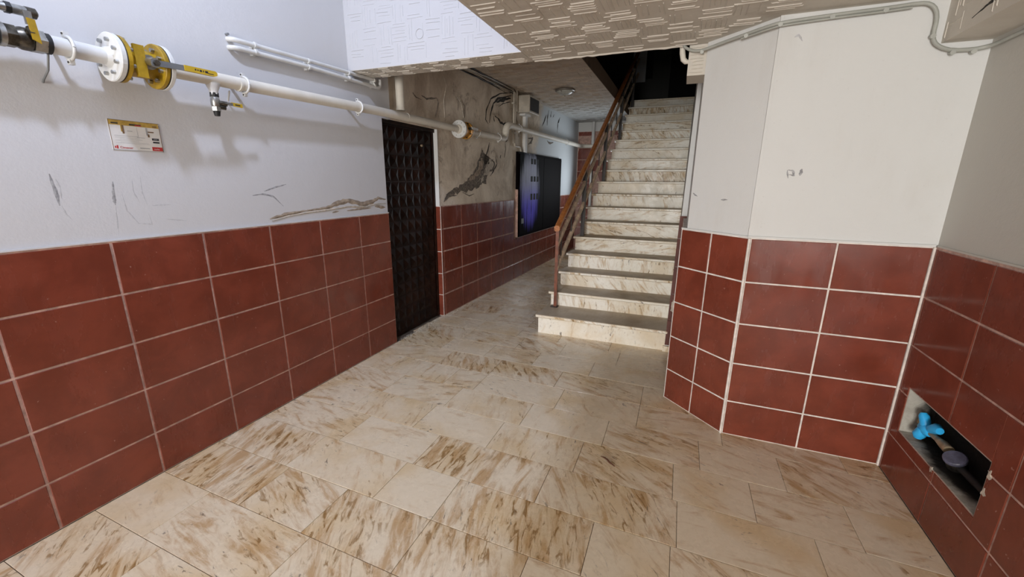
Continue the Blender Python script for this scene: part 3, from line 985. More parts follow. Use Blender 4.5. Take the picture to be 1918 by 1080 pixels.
st = thing('staircase', (1.8, 6.3, 0), 'straight flight of eighteen worn cream marble steps climbing beside the hallway', 'stairs')
NS = 18
core = []
for i in range(1, NS + 1):
    core.append((ny(i) + 0.035, nz(i - 1) - 0.03 if i > 1 else 0.0))
    core.append((ny(i) + 0.035, nz(i) - 0.03))
core.append((8.952, nz(18) - 0.03))
core.append((8.952, 2.50))
core.append((4.62, 0.0))
vs = []
for y, z in core:
    vs.append((sl(y) + 0.02, y, z))
for y, z in core:
    vs.append((2.42 + 0.0126 * z, y, z))
k = len(core)
mb = MB().add(vs, [tuple(range(k)), tuple(range(k, 2 * k))] + [(i, (i + 1) % k, k + (i + 1) % k, k + i) for i in range(k)])
mb.build('stair_core', 'rough_edge', st)
for i in range(1, NS + 1):
    y0, z1 = ny(i), nz(i)
    z0 = nz(i - 1) if i > 1 else 0.0
    y1 = ny(i + 1) if i < NS else 8.935
    xr0, xr1 = 2.4255 + 0.0126 * z0, 2.4255 + 0.0126 * z1
    L = sl(y0)
    rb = MB()
    P = [(L + 0.012, y0 + 0.014, z0), (xr0, y0 + 0.014, z0), (xr1, y0 + 0.014, z1 - 0.03), (L + 0.012, y0 + 0.014, z1 - 0.03)]
    rb.add(P + [(a, b + 0.022, c) for a, b, c in P], [(0, 1, 2, 3), (4, 7, 6, 5), (0, 4, 5, 1), (1, 5, 6, 2), (2, 6, 7, 3), (3, 7, 4, 0)])
    rb.build('riser', 'marble_riser', st)
    yy1 = y1 + 0.02
    c = 0.006
    L2 = sl(yy1)
    tbm = MB()
    sec = [(y0, z1 - 0.03 + c * .6), (y0 + c, z1 - 0.03), (yy1, z1 - 0.03), (yy1, z1), (y0 + c, z1), (y0, z1 - c)]
    vs = [((L if q in (0, 1, 4, 5) else L2) - 0.012, y, z) for q, (y, z) in enumerate(sec)] + [(xr1, y, z) for y, z in sec]
    tbm.add(vs, [tuple(range(6)), tuple(range(6, 12))] + [(q, (q + 1) % 6, 6 + (q + 1) % 6, 6 + q) for q in range(6)])
    tbm.build('tread', 'marble_tread', st)
    MB().box(L - 0.0125, xr1, y0 - 0.0012, y0 + 0.003, z1 - 0.0245, z1 - 0.004).build('nosing', 'marble_riser', st)
MB().box(2.400, 2.462, 3.845, 3.872, 0.0, 0.052).build('plinth_stub', 'marble_riser', st)

# ------------------------------------------------------------------ stair railing
def rx(y):
    return 1.26 + 0.026 * (y - 4.2)


ra = thing('stair_railing', (rx(4.2), 4.2, 0.195), 'brown iron stair railing with varnished wooden handrail and two sloping bars', 'railing')


def sloped(y0, y1, z0, w, h, sl_=0.59, dx=0.0):
    mb = MB()
    c = min(w, h) * 0.25
    sec = [(-w / 2, -h / 2 + c), (-w / 2 + c, -h / 2), (w / 2 - c, -h / 2), (w / 2, -h / 2 + c), (w / 2, h / 2 - c), (w / 2 - c, h / 2), (-w / 2 + c, h / 2), (-w / 2, h / 2 - c)]
    vs = []
    for y in (y0, y1):
        z = z0 + sl_ * (y - 4.2)
        vs += [(rx(y) + dx + a, y, z + b) for a, b in sec]
    mb.add(vs, [tuple(range(8)), tuple(range(8, 16))] + [(q, (q + 1) % 8, 8 + (q + 1) % 8, 8 + q) for q in range(8)])
    return mb


sloped(4.165, 9.25, 1.070, 0.058, 0.060).build('handrail', 'wood', ra, label='varnished orange brown wooden handrail')
sloped(4.19, 9.25, 1.028, 0.030, 0.016).build('rail_strip', 'rail_metal', ra)
sloped(4.19, 9.2, 0.887, 0.034, 0.058).build('sloping_bar', 'rail_bar', ra)
sloped(4.19, 9.2, 0.630, 0.034, 0.060).build('sloping_bar', 'rail_bar', ra)
for i in (1, 5, 9, 13, 17):
    y = ny(i) + 0.1 if i > 1 else 4.2
    x = rx(y)
    w = 0.016 if i == 1 else 0.022
    MB().box(x - w, x + w, y - w, y + w, nz(i), 1.03 + 0.59 * (y - 4.2)).build('post', 'rail_metal' if i == 1 else 'rail_black', ra)
    if i == 1:
        MB().box(x - 0.05, x + 0.03, y - 0.03, y + 0.03, nz(1), nz(1) + 0.007).build('base_plate', 'rail_black', ra)
for i in (1, 5, 9, 13):
    for f in (0.33, 0.66):
        y = ny(i) + 0.1 + f * 4 * 0.288
        MB().box(rx(y) - .006, rx(y) + .006, y - .006, y + .006, 0.63 + .59 * (y - 4.2), 0.89 + .59 * (y - 4.2)).build('spacer', 'rail_black', ra)

# ------------------------------------------------------------------ gas pipe
PX = 0.10
PR = 0.0335


def arc(p0, p1, p2, n=6):
    p0, p1, p2 = Vector(p0), Vector(p1), Vector(p2)
    return [p0.lerp(p1, i / n).lerp(p1.lerp(p2, i / n), i / n) for i in range(n + 1)]


gp = thing('gas_pipe', (0.1, 1.0, 1.98), 'long white to cream gas pipe running along the left wall over the door', 'pipe')
MB().tube([(PX, -0.7, 2.003), (PX, 0.84, 2.016)], PR, 16).build('pipe_run', 'pipe_white', gp)
MB().tube([(PX, 0.985, 2.018), (PX, 1.172, 2.018)], PR, 16).build('pipe_run', 'pipe_white', gp)
MB().tube([(PX, 1.375, 2.020), (PX, 1.70, 2.026), (PX, 2.85, 2.055), (0.102, 3.6, 2.062), (0.114, 4.185, 2.060)], PR, 16).build('pipe_run', 'pipe', gp)
x4 = lambda y: hx(y) - 0.007 + 0.12
MB().tube([(x4(4.43), 4.43, 2.064), (x4(5.28), 5.28, 2.066)] + arc((x4(5.30), 5.30, 2.066), (x4(5.42), 5.42, 2.066), (x4(5.42), 5.42, 2.15)) , PR + .006, 16).build('pipe_run', 'pipe', gp)
MB().tube(arc((x4(5.42), 5.42, 2.14), (x4(5.42), 5.44, 2.265), (x4(5.6), 5.60, 2.258)), [PR + .012] * 7, 16).build('elbow', 'pipe', gp)
MB().tube([(x4(5.58), 5.58, 2.258), (x4(6.2), 6.2, 2.256), (x4(8.5), 8.5, 2.272)] + arc((x4(9.3), 9.38, 2.278), (x4(9.3) + .01, 9.50, 2.279), (0.42, 9.50, 2.279)) + [(0.62, 9.50, 2.279)], PR + .006, 16).build('pipe_run', 'pipe', gp)
for y in (1.735, 3.28, 5.33):
    x = PX if y < 4 else x4(y)
    z = 2.02 + (y - 1.6) * 0.024 if y < 4 else 2.067
    MB().tube([(x, y, z), (x, y + 0.012, z)], PR + 0.0025, 16).build('weld_ring', 'pipe', gp)
# the tee branch to the small drain valve
MB().tube([(PX, 1.598, 2.0), (PX, 1.598, 1.982), (PX, 1.598, 1.965), (PX, 1.598, 1.94)], [0.034, 0.029, 0.021, 0.0195], 14).build('tee_branch', 'pipe_white', gp)


def clamp(y, x, z, wx, parent):
    """pipe clamp: ring, two ears, stand-off to the wall"""
    ring = [Vector((x + (PR + .007) * math.cos(a), y, z + (PR + .007) * math.sin(a))) for a in [2 * math.pi * i / 20 for i in range(21)]]
    mb = MB().tube(ring, 0.0065, 6, False)
    for s in (1, -1):
        mb.box(x - 0.014, x + 0.006, y - 0.008, y + 0.008, z + s * (PR + .008), z + s * (PR + .026))
    o = mb.build('pipe_clamp', 'pipe_white', parent)
    for s in (1, -1):
        MB().tube([(x - .004, y - .011, z + s * (PR + .018)), (x - .004, y + .011, z + s * (PR + .018))], 0.0045, 6).build('clamp_bolt', 'dark_steel', o)
    MB().box(wx, x - PR, y - 0.006, y + 0.006, z - 0.008, z + 0.008).build('stand_off', 'pipe_white', o)


clamp(1.042, PX, 2.018, -0.012, gp)
clamp(1.775, PX, 2.027, -0.012, gp)
clamp(2.68, PX, 2.050, -0.012, gp)
for y, z in ((4.62, 2.065), (5.20, 2.066), (5.90, 2.257), (8.3, 2.271)):
    clamp(y, x4(y), z, hx(y) - 0.012, gp)
MB().tube([(PX - .02, 0.985, 1.99), (PX - 0.05, 0.985, 1.93), (0.0, 0.985, 1.90), (-0.01, 0.985, 1.89)], 0.004, 6).build('hanger_wire', 'dull_steel', gp)
MB().tube([(0.05, 1.72, 1.99), (0.0, 1.74, 1.945)], 0.005, 6).build('hanger_wire', 'pipe_white', gp)


# ------------------------------------------------------------------ near flanged valve
def bolts(parent, y, x, z, R, n, mat, out, ph=0.4, s=0.0085, L=0.012):
    for i in range(n):
        a = ph + 2 * math.pi * i / n
        c = Vector((x + R * math.cos(a), y, z + R * math.sin(a)))
        MB().tube([c, c + Vector((0, out * L, 0))], s, 6, True, False).build('bolt', mat, parent)


VZ = 2.019
FRD = 0.096
v = thing('flanged_valve', (PX, 1.27, VZ - FRD), 'large yellow flanged gas valve with white end flanges and long yellow handle', 'valve')


def disc(name, mat, y0, y1, r, x=PX, z=VZ, par=None, seg=36, bev=0.003):
    return MB().tube([(x, y0, z), (x, y0, z), (x, y0 + bev, z), (x, y1 - bev, z), (x, y1, z)][1:], [r - bev, r, r, r - bev], seg, True, False).build(name, mat, par)


fl_ = disc('white_flange', 'pipe_white', 1.168, 1.190, FRD, par=v)
bolts(fl_, 1.168, PX, VZ, 0.068, 8, 'steel', -1)
MB().tube([(PX, 1.150, VZ), (PX, 1.169, VZ)], [PR, PR + 0.010], 18).build('weld_neck', 'pipe_white', v)
disc('gasket', 'black', 1.189, 1.194, FRD - 0.001, par=v)
disc('yellow_flange', 'yellow', 1.193, 1.212, FRD - 0.002, par=v)
MB().tube([(PX, 1.211, VZ), (PX, 1.222, VZ), (PX, 1.255, VZ), (PX, 1.300, VZ), (PX, 1.322, VZ), (PX, 1.334, VZ)], [0.083, 0.066, 0.060, 0.060, 0.052, 0.056], 28).build('valve_body', 'yellow', v)
bolts(v, 1.212, PX, VZ, 0.083, 8, 'steel', 1, 0.4, 0.008, 0.010)
rf = disc('yellow_flange', 'yellow', 1.333, 1.353, FRD - 0.001, par=v)
bolts(rf, 1.333, PX, VZ, 0.068, 8, 'steel', -1, 0.4, 0.009, 0.014)
disc('gasket', 'black', 1.352, 1.357, FRD - 0.001, par=v)
disc('white_flange', 'pipe_white', 1.356, 1.376, FRD, par=v)
# stop plate, stem and handle
MB().box(0.155, 0.168, 1.232, 1.272, 1.951, 2.082).box(0.13, 0.158, 1.240, 1.266, 1.975, 2.05).build('stop_plate', 'yellow', v)
MB().tube([(0.165, 1.286, 2.020), (0.206, 1.286, 2.014)], 0.020, 16).tube([(0.145, 1.286, 2.02), (0.166, 1.286, 2.02)], 0.03, 16).build('stem', 'steel', v)
MB().tube([(0.205, 1.286, 2.013), (0.222, 1.286, 2.013)], 0.012, 6, True, False).build('stem_nut', 'dark_steel', v)
hb = MB()
hb.add([(0.200, 1.270, 2.000), (0.208, 1.270, 2.000), (0.208, 1.270, 2.026), (0.200, 1.270, 2.026),
        (0.196, 1.42, 2.011), (0.204, 1.42, 2.011), (0.204, 1.42, 2.033), (0.196, 1.42, 2.033)],
       [(0, 1, 2, 3), (4, 7, 6, 5), (0, 4, 5, 1), (1, 5, 6, 2), (2, 6, 7, 3), (3, 7, 4, 0)])
h_ = hb.build('handle_bar', 'dull_steel', v)
gm = MB()
sec = [(1.405, 2.010), (1.545, 2.013), (1.556, 2.018), (1.557, 2.031), (1.548, 2.037), (1.405, 2.034)]
Fg = Fr((0.192, 0, 0), (0, 1, 0), (0, 0, 1), (1, 0, 0))
gm.prism(sec, 0.0, 0.016, Fg)
g_ = gm.build('handle_grip', 'grip', h_)
pm = MB()
for a, b, zc, hh in ((1.450, 1.456, 2.024, .008), (1.461, 1.467, 2.024, .006), (1.472, 1.482, 2.0235, .009), (1.487, 1.492, 2.024, .008), (1.497, 1.511, 2.024, .010), (1.511, 1.538, 2.0195, .0035)):
    pm.box(a, b, zc - hh / 2, zc + hh / 2, 0.0159, 0.0163, Fg)
pm.build('grip_print', 'ink_black', h_)

# ------------------------------------------------------------------ far flanged valve
VY = 4.19
x_, z_ = x4(4.3), 2.062
v2 = thing('flanged_valve', (x_, 4.3, z_ - 0.09), 'smaller rusty orange flanged gas valve on the pipe just past the brown door', 'valve')
fl2 = disc('white_flange', 'pipe_white', VY, VY + 0.03, 0.092, x_, z_, v2)
bolts(fl2, VY, x_, z_, 0.068, 8, 'pipe_white', -1, 0.3, 0.011, 0.012)
MB().tube([(x_, VY - 0.03, z_), (x_, VY, z_)], [PR, PR + .014], 16).build('weld_neck', 'pipe', v2)
disc('gasket', 'black', VY + 0.029, VY + 0.036, 0.09, x_, z_, v2)
MB().tube([(x_, VY + .035, z_), (x_, VY + .055, z_), (x_, VY + .06, z_), (x_, VY + .15, z_), (x_, VY + .155, z_), (x_, VY + .18, z_)], [.09, .09, .075, .075, .09, .09], 28, True, False).build('valve_body', 'yellow_rust', v2)
bolts(v2, VY + .155, x_, z_, 0.078, 8, 'dark_steel', -1, 0.3, 0.009, 0.02)
disc('white_flange', 'pipe', VY + 0.18, VY + 0.205, 0.088, x_, z_, v2)
MB().tube([(x_, VY + .205, z_), (x_, VY + .26, z_)], [PR + .012, PR], 16).build('weld_neck', 'pipe', v2)
MB().tube([(x_ + .06, VY + .10, z_ + .01), (x_ + .115, VY + .10, z_ + .012)], 0.016, 10).build('stem', 'dark_steel', v2)
MB().box(x_ + .105, x_ + .118, VY + .09, VY + .24, z_ + .003, z_ + .028).build('handle_stub', 'pipe_white', v2)
MB().tube([(x_ + .085, VY + .22, z_ + .035), (x_ + .06, VY + .42, z_ + .022)], 0.007, 8).build('handle_rod', 'yellow_rust', v2)

# ------------------------------------------------------------------ small drain valve
dv = thing('drain_valve', (PX, 1.598, 1.84), 'small nickel drain cock hanging under the pipe with yellow lever', 'valve')
c = Vector((PX, 1.598, 0))
zt = lambda z: c + Vector((0, 0, z))
MB().tube([zt(1.955), zt(1.936)], 0.0225, 6, True, False).build('hex_nut', 'black', dv)
MB().tube([zt(1.938), zt(1.93), zt(1.92), zt(1.895), zt(1.885)], [.018, .020, .022, .022, .018], 14).build('valve_body', 'steel', dv)
MB().tube([zt(1.887), zt(1.866)], 0.0215, 6, True, False).build('hex_nut', 'steel', dv)
MB().tube([zt(1.867), zt(1.842)], [0.017, 0.013], 12).build('end_plug', 'black', dv)
MB().tube([(PX + .01, 1.61, 1.908), (PX + .028, 1.642, 1.905)], 0.012, 8).tube([(PX + .01, 1.612, 1.888), (PX + .02, 1.637, 1.886)], 0.011, 8).build('stem', 'dark_steel', dv)
MB().box(PX + .024, PX + .030, 1.632, 1.672, 1.901, 1.915).build('lever_neck', 'steel', dv)
lv = MB().add([(PX + .022, 1.665, 1.902), (PX + .030, 1.665, 1.902), (PX + .030, 1.665, 1.918), (PX + .022, 1.665, 1.918),
               (PX + .020, 1.727, 1.899), (PX + .028, 1.727, 1.899), (PX + .028, 1.727, 1.918), (PX + .020, 1.727, 1.918)],
              [(0, 1, 2, 3), (4, 7, 6, 5), (0, 4, 5, 1), (1, 5, 6, 2), (2, 6, 7, 3), (3, 7, 4, 0)]).build('lever', 'grip', dv)
MB().box(PX + .0292, PX + .0305, 1.684, 1.712, 1.906, 1.911).build('lever_print', 'ink_black', lv)

# ------------------------------------------------------------------ threaded valve at the left picture edge
tv = thing('threaded_valve', (PX, 0.91, 1.98), 'dark threaded gas valve with yellow tag lever before the white pipe', 'valve')
y_ = lambda y: Vector((PX, y, 2.017))
MB().tube([y_(0.985), y_(0.968)], 0.037, 16).build('union_ring', 'black', tv)
MB().tube([y_(0.969), y_(0.935)], 0.042, 6, True, False).build('hex_nut', 'steel', tv)
MB().tube([y_(0.936), y_(0.93), y_(0.91), y_(0.892)], [.032, .040, .040, .032], 16).build('valve_body', 'dark_steel', tv)
MB().tube([y_(0.893), y_(0.862)], 0.040, 6, True, False).build('hex_nut', 'dark_steel', tv)
MB().tube([y_(0.863), y_(0.848)], 0.041, 16).build('union_ring', 'steel', tv)
MB().tube([y_(0.849), y_(0.80)], 0.036, 16).build('coupling', 'black', tv)
MB().tube([(PX + .03, 0.925, 2.035), (PX + .048, 0.925, 2.045)], 0.014, 10).build('stem', 'dark_steel', tv)
tg = MB()
tg.add([(PX + .048, 0.918, 2.082), (PX + .053, 0.918, 2.082), (PX + .053, 0.940, 2.080), (PX + .048, 0.940, 2.080),
        (PX + .048, 0.922, 2.012), (PX + .053, 0.922, 2.012), (PX + .053, 0.944, 2.001), (PX + .048, 0.944, 2.001)],
       [(0, 1, 2, 3), (4, 7, 6, 5), (0, 4, 5, 1), (1, 5, 6, 2), (2, 6, 7, 3), (3, 7, 4, 0)])
tg.build('yellow_lever', 'yellow', tv)
MB().box(PX + .044, PX + .049, 0.914, 0.936, 2.060, 2.106).build('lever_neck', 'steel', tv)
# ------------------------------------------------------------------ upper small union above it
uv = thing('pipe_union', (PX, 0.90, 2.08), 'dark metal hose union on the thin line above the threaded valve', 'fitting')
q = lambda y: Vector((PX + .0, y, 2.112 + (y - 0.9) * 0.02))
MB().tube([q(0.965), q(0.972)], [0.018, 0.010], 12).tube([q(0.94), q(0.966)], 0.019, 12).build('end_cap', 'dark_steel', uv)
MB().tube([q(0.90), q(0.941)], 0.017, 10).build('union_body', 'steel', uv)
MB().tube([q(0.886), q(0.901)], 0.020, 6, True, False).build('hex_nut', 'black', uv)
MB().tube([q(0.60), q(0.868), q(0.887)], [0.013, 0.013, .016], 12).build('thin_line', 'steel', uv)

# ------------------------------------------------------------------ stub pipe over the door
sp_ = thing('drop_pipe', (0.055, 3.27, 2.09), 'short vertical cream pipe dropping from the beam onto the gas pipe', 'pipe')
MB().tube([(0.05, 3.272, 2.12), (0.05, 3.272, 2.50), (0.05, 3.272, 2.784)], 0.036, 16).build('pipe_run', 'pipe', sp_)
MB().tube([(0.05, 3.272, 2.115), (0.05, 3.272, 2.135)], 0.039, 16).build('end_ring', 'pipe', sp_)

# ------------------------------------------------------------------ twin thin heating pipes
tp = thing('twin_pipe', (0.02, 2.4, 2.22), 'pair of thin white pipes clipped high on the left wall', 'pipe')
R_ = 0.0135
wz1 = lambda y: 2.272 + (y - 1.82) * 0.030
MB().tube(arc((-0.012, 1.800, 2.275), (0.022, 1.797, 2.272), (0.024, 1.84, 2.272), 5) + [(0.024, 2.33, 2.288), (0.024, 2.985, 2.303)], R_, 10).build('upper_pipe', 'pipe_white', tp)
MB().tube(arc((-0.012, 1.800, 2.232), (0.022, 1.797, 2.230), (0.024, 1.84, 2.233), 5) + [(0.024, 2.33, 2.250), (0.024, 2.99, 2.252)] + arc((0.024, 3.0, 2.252), (0.024, 3.045, 2.252), (0.024, 3.045, 2.29), 4) + [(0.024, 3.045, 2.318)], R_, 10).build('lower_pipe', 'pipe_white', tp)
MB().tube([(-0.012, 1.793, 2.296), (0.01, 1.793, 2.296)], 0.006, 8).build('wall_plug', 'dull_steel', tp)
for y in (1.935, 2.32, 2.69, 2.97):
    z = 2.25 + (y - 1.93) * 0.022
    mb = MB()
    mb.box(-0.012, 0.012, y - 0.009, y + 0.009, z - 0.03, z + 0.045)
    mb.tube([(0.024, y - .007, z + .026), (0.024, y + .007, z + .026)], R_ + .004, 10).tube([(0.024, y - .007, z - .010), (0.024, y + .007, z - .010)], R_ + .004, 10)
    mb.build('pipe_clip', 'pipe_white', tp)

# ------------------------------------------------------------------ warning sign under the valve
Y0s, Y1s, Z0s, Z1s = 1.168, 1.371, 1.646, 1.779
FSg = Fr((-0.0105, 0, 0), (0, 1, 0), (0, 0, 1), (1, 0, 0))
sg = thing('instruction_sign', (-0.0105, (Y0s + Y1s) / 2, Z0s), 'small printed instruction sheet with ochre header fixed under the gas valve', 'sign')
rnd_c = []
MB().prism([(Y0s, Z0s), (Y1s, Z0s), (Y1s, Z1s - .008), (Y1s - .003, Z1s - .002), (Y1s - .008, Z1s), (Y0s, Z1s)], -0.0015, 0.0012, FSg).build('panel', 'paper', sg)


def pr(nm, mat, a, b, c, d, n=0.0012, e=0.0004):
    W_, H_ = Y1s - Y0s, Z1s - Z0s
    return MB().box(Y0s + a * W_, Y0s + b * W_, Z0s + c * H_, Z0s + d * H_, n, n + e, FSg).build(nm, mat, sg)


pr('border', 'ink_brown', 0, 1, 0.985, 1.0, .0010)
pr('border', 'ink_grey', 0, 1, 0, 0.02, .0010)
pr('border', 'ink_brown', 0, 0.012, 0, 1, .0010)
pr('border', 'ink_brown', 0.988, 1.0, 0, 0.94, .0010)
pr('header_band', 'ink_ochre', 0.013, 0.98, 0.83, 0.985)
pr('header_text', 'ink_black', 0.05, 0.18, 0.865, 0.905, .0016)
pr('header_text', 'ink_black', 0.39, 0.62, 0.855, 0.90, .0016)
pr('header_text', 'ink_red', 0.50, 0.62, 0.845, 0.875, .0020)
pr('header_text', 'ink_brown', 0.85, 0.94, 0.86, 0.90, .0016)
pr('valve_picture', 'ink_brown', 0.235, 0.275, 0.56, 0.84, .0016)
pr('valve_picture', 'ink_ochre', 0.215, 0.24, 0.62, 0.84, .0016)
pr('valve_picture', 'ink_grey', 0.33, 0.43, 0.645, 0.665, .0016)
pr('valve_picture', 'ink_grey', 0.70, 0.735, 0.56, 0.82, .0016)
pr('valve_picture', 'ink_brown', 0.74, 0.86, 0.66, 0.70, .0016)
pr('valve_picture', 'ink_brown', 0.725, 0.76, 0.50, 0.60, .0016)
pr('picture_frame', 'ink_grey', 0.52, 0.525, 0.48, 0.8, .0014)
pr('text_line', 'ink_grey', 0.07, 0.52, 0.475, 0.487)
pr('text_line', 'ink_grey', 0.50, 0.66, 0.455, 0.470)
for i, (b, zt_) in enumerate(((0.55, .42), (0.60, .37), (0.52, .32), (0.72, .27), (0.74, .235))):
    pr('text_line', 'ink_grey', 0.07 + 0.09 * (i % 2), b, zt_, zt_ + .008)
pr('dark_label', 'ink_black', 0.80, 0.945, 0.40, 0.475, .0014)
pr('dark_label', 'ink_grey', 0.83, 0.91, 0.43, 0.447, .0019)
pr('dark_label', 'ink_black', 0.81, 0.945, 0.305, 0.36, .0014)
pr('red_label', 'ink_red', 0.77, 0.985, 0.035, 0.17, .0014)
pr('text_line', 'ink_grey', 0.52, 0.72, 0.085, 0.12)
pr('logo_mark', 'ink_red', 0.035, 0.06, 0.06, 0.13)
pr('logo_mark', 'ink_red', 0.07, 0.10, 0.045, 0.155)


def text_mesh(name, txt, size, mat, parent, fr, u, v, n, ext=0.0002):
    cu = bpy.data.curves.new(name, 'FONT')
    cu.body = txt
    cu.size = size
    cu.extrude = ext
    cu.resolution_u = 3
    ob = bpy.data.objects.new(name + '_src', cu)
    COL.objects.link(ob)
    dg = bpy.context.evaluated_depsgraph_get()
    me = bpy.data.meshes.new_from_object(ob.evaluated_get(dg))
    bpy.data.objects.remove(ob)
    bpy.data.curves.remove(cu)
    off = root_loc(parent)
    for vtx in me.vertices:
        vtx.co = fr.P(u + vtx.co.x, v + vtx.co.y, n + vtx.co.z) - off
    me.materials.clear()
    me.materials.append(M[mat])
    o = bpy.data.objects.new(name, me)
    COL.objects.link(o)
    o.parent = parent
    return o


text_mesh('logo_text', 'Cimener', 0.0145, 'ink_red', sg, FSg, Y0s + 0.026, Z0s + 0.0075, 0.0018)
text_mesh('label_text', 'marka', 0.0095, 'paper', sg, FSg, Y0s + 0.163, Z0s + 0.010, 0.0022)

# ------------------------------------------------------------------ black meter cabinet
H_ = lambda y, z, n: F_HALL.P(y, z, n)
ca = thing('meter_cabinet', (hx(7.2), 7.2, 0.665), 'wide black metal meter cabinet with slots and a painted violet glow on its near door', 'cabinet')
CY0, CY1, CZ0, CZ1, CN = 6.08, 8.26, 0.665, 1.955, 0.045
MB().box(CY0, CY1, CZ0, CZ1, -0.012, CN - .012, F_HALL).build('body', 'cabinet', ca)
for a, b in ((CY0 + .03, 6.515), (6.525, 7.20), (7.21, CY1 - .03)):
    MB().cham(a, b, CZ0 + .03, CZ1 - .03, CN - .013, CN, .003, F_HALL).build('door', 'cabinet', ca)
for zc, hh in ((1.835, .085), (1.56, .085), (1.275, .10)):
    for i in range(3):
        y = 6.57 + i * 0.135
        MB().box(y, y + 0.085, zc - hh / 2, zc + hh / 2, CN - .001, CN + .002, F_HALL).build('meter_window', 'void', ca)
MB().box(6.19, 6.28, 0.87, 0.95, CN - .001, CN + .003, F_HALL).build('lock_plate', 'dull_steel', ca)
mb = MB()
for a, b, c_, d_ in ((CY0 - .006, CY0, 0.655, 1.40), (CY0 - .006, CY1 + .01, CZ0 - .009, CZ0)):
    mb.box(a, b, c_, d_, -0.012, 0.03, F_HALL)
mb.build('edge_trim', 'grout_pink', ca)

# ------------------------------------------------------------------ conduits, duct, junction box
cd = thing('cable_conduit', H_(5.95, 2.03, 0.0), 'pair of beige cable conduits running down from the ceiling above the cabinet', 'conduit')
hp = lambda pts: [H_(*p) for p in pts]
MB().tube(hp([(5.93, 2.79, .012), (5.93, 2.40, .012), (5.93, 2.06, .012)]), 0.013, 8).build('conduit', 'conduit', cd)
MB().tube(hp([(5.965, 2.79, .014), (5.965, 2.06, .014)]) + [Vector(x) for x in arc(H_(5.965, 2.05, .014), H_(5.965, 2.02, .014), H_(6.02, 2.02, .014), 4)] + [Vector(x) for x in arc(H_(6.12, 2.025, .014), H_(6.20, 2.025, .014), H_(6.205, 1.96, .014), 4)], 0.015, 8).build('conduit', 'conduit', cd)
MB().tube(hp([(6.02, 2.79, .016), (6.02, 2.50, .016)]), 0.017, 8).build('conduit', 'conduit', cd)
for z in (2.6, 2.2):
    MB().box(5.905, 5.99, z - .01, z + .01, -0.012, 0.032, F_HALL).build('conduit_clip', 'conduit', cd)
du = MB().box(6.335, 6.415, 1.955, 2.49, -0.012, 0.035, F_HALL).build('cable_duct', 'duct', None, 'white flat cable duct dropping from the junction box to the cabinet', 'duct')
jb = thing('junction_box', H_(6.3, 2.5, 0), 'beige junction box with a dark open front under the hallway ceiling', 'box')
MB().cham(6.09, 6.50, 2.50, 2.73, -0.012, 0.19, .006, F_HALL).build('casing', 'conduit', jb)
MB().box(6.115, 6.475, 2.525, 2.705, 0.188, 0.194, F_HALL).build('dark_cover', 'black', jb)
MB().box(6.20, 6.42, 2.475, 2.50, -0.012, 0.08, F_HALL).build('cable_gland', 'duct', jb)

cbn = thing('cable_bundle', H_(5.0, 2.72, 0.0), 'loose dark cables strung along the edge between hallway wall and ceiling', 'cable')
rc = random.Random(5)
for k_, (dz, dn, mt) in enumerate(((0.0, .010, 'rail_black'), (-0.022, .008, 'conduit'), (0.016, .030, 'rail_black'), (-0.040, .006, 'rail_black'), (-.008, .028, 'conduit'))):
    pts = []
    y = 3.0
    while y < 5.95:
        pts.append(H_(y, 2.765 + dz + 0.010 * math.sin(y * 3 + k_) + rc.uniform(-.006, .006), -0.004 + dn))
        y += 0.16
    pts.append(H_(5.95, 2.74 + dz * .5, dn))
    MB().tube(pts, 0.0055, 6).build('cable', mt, cbn)

# ------------------------------------------------------------------ hall ceiling lamp
la = thing('ceiling_lamp', (0.745, 6.18, 2.70), 'round unlit glass bowl lamp on the hallway ceiling', 'lamp')
ctr = lambda z: Vector((0.745, 6.18, z))
MB().tube([ctr(2.786), ctr(2.775), ctr(2.762), ctr(2.756)], [0.125, 0.14, 0.14, 0.12], 28).build('rim', 'lamp_rim', la)
MB().tube([ctr(2.762), ctr(2.75), ctr(2.735), ctr(2.718), ctr(2.708), ctr(2.704)], [0.118, 0.115, 0.10, 0.07, 0.035, 0.008], 28).build('bowl', 'glass_frost', la)
MB().tube([ctr(2.706), ctr(2.692)], [0.008, 0.012], 10).build('finial', 'brass', la)
for a in (0.3, 2.4, 4.5):
    e = Vector((math.cos(a), math.sin(a), 0))
    MB().tube([ctr(2.775) + e * .128, ctr(2.745) + e * .122, ctr(2.742) + e * .10], 0.006, 6).build('clip', 'lamp_rim', la)
# white vertical pipe in the far corner of the hall
MB().tube([(0.50, EY - .06, 0.0), (0.50, EY - .06, 2.784)], 0.035, 12).build('riser_pipe', 'pipe_white', None, 'white vertical pipe against the far hallway end wall', 'pipe')

# ------------------------------------------------------------------ grey cable along the right-hand wall
gc = thing('wall_cable', (2.9, 2.6, 2.28), 'grey cable clipped along the top of the white wall and round the right beam', 'cable')
off = Vector((-.0105, -.0108, 0))
path = [(2.345, 2.952, 2.318), (2.365, 2.945, 2.296), (2.405, 2.935, 2.276), (2.452, 2.915, 2.270), (2.56, 2.812, 2.276), (2.655, 2.718, 2.277), (2.742, 2.632, 2.278),
        (2.79, 2.606, 2.280), (3.0, 2.607, 2.288), (3.2, 2.607, 2.291), (3.32, 2.606, 2.296), (3.355, 2.604, 2.288), (3.380, 2.603, 2.262), (3.390, 2.603, 2.22), (3.388, 2.603, 2.165), (3.397, 2.603, 2.132), (3.425, 2.603, 2.108), (3.47, 2.603, 2.092), (3.54, 2.603, 2.090), (3.578, 2.598, 2.095), (3.592, 2.575, 2.097), (3.594, 2.45, 2.10), (3.594, 2.2, 2.10), (3.594, 1.7, 2.10)]
path = [Vector(p) for p in path]
sm = [path[0]]
for i in range(1, len(path) - 1):
    sm += [path[i].lerp(path[i - 1], .25), path[i].lerp(path[i + 1], .25)]
sm.append(path[-1])
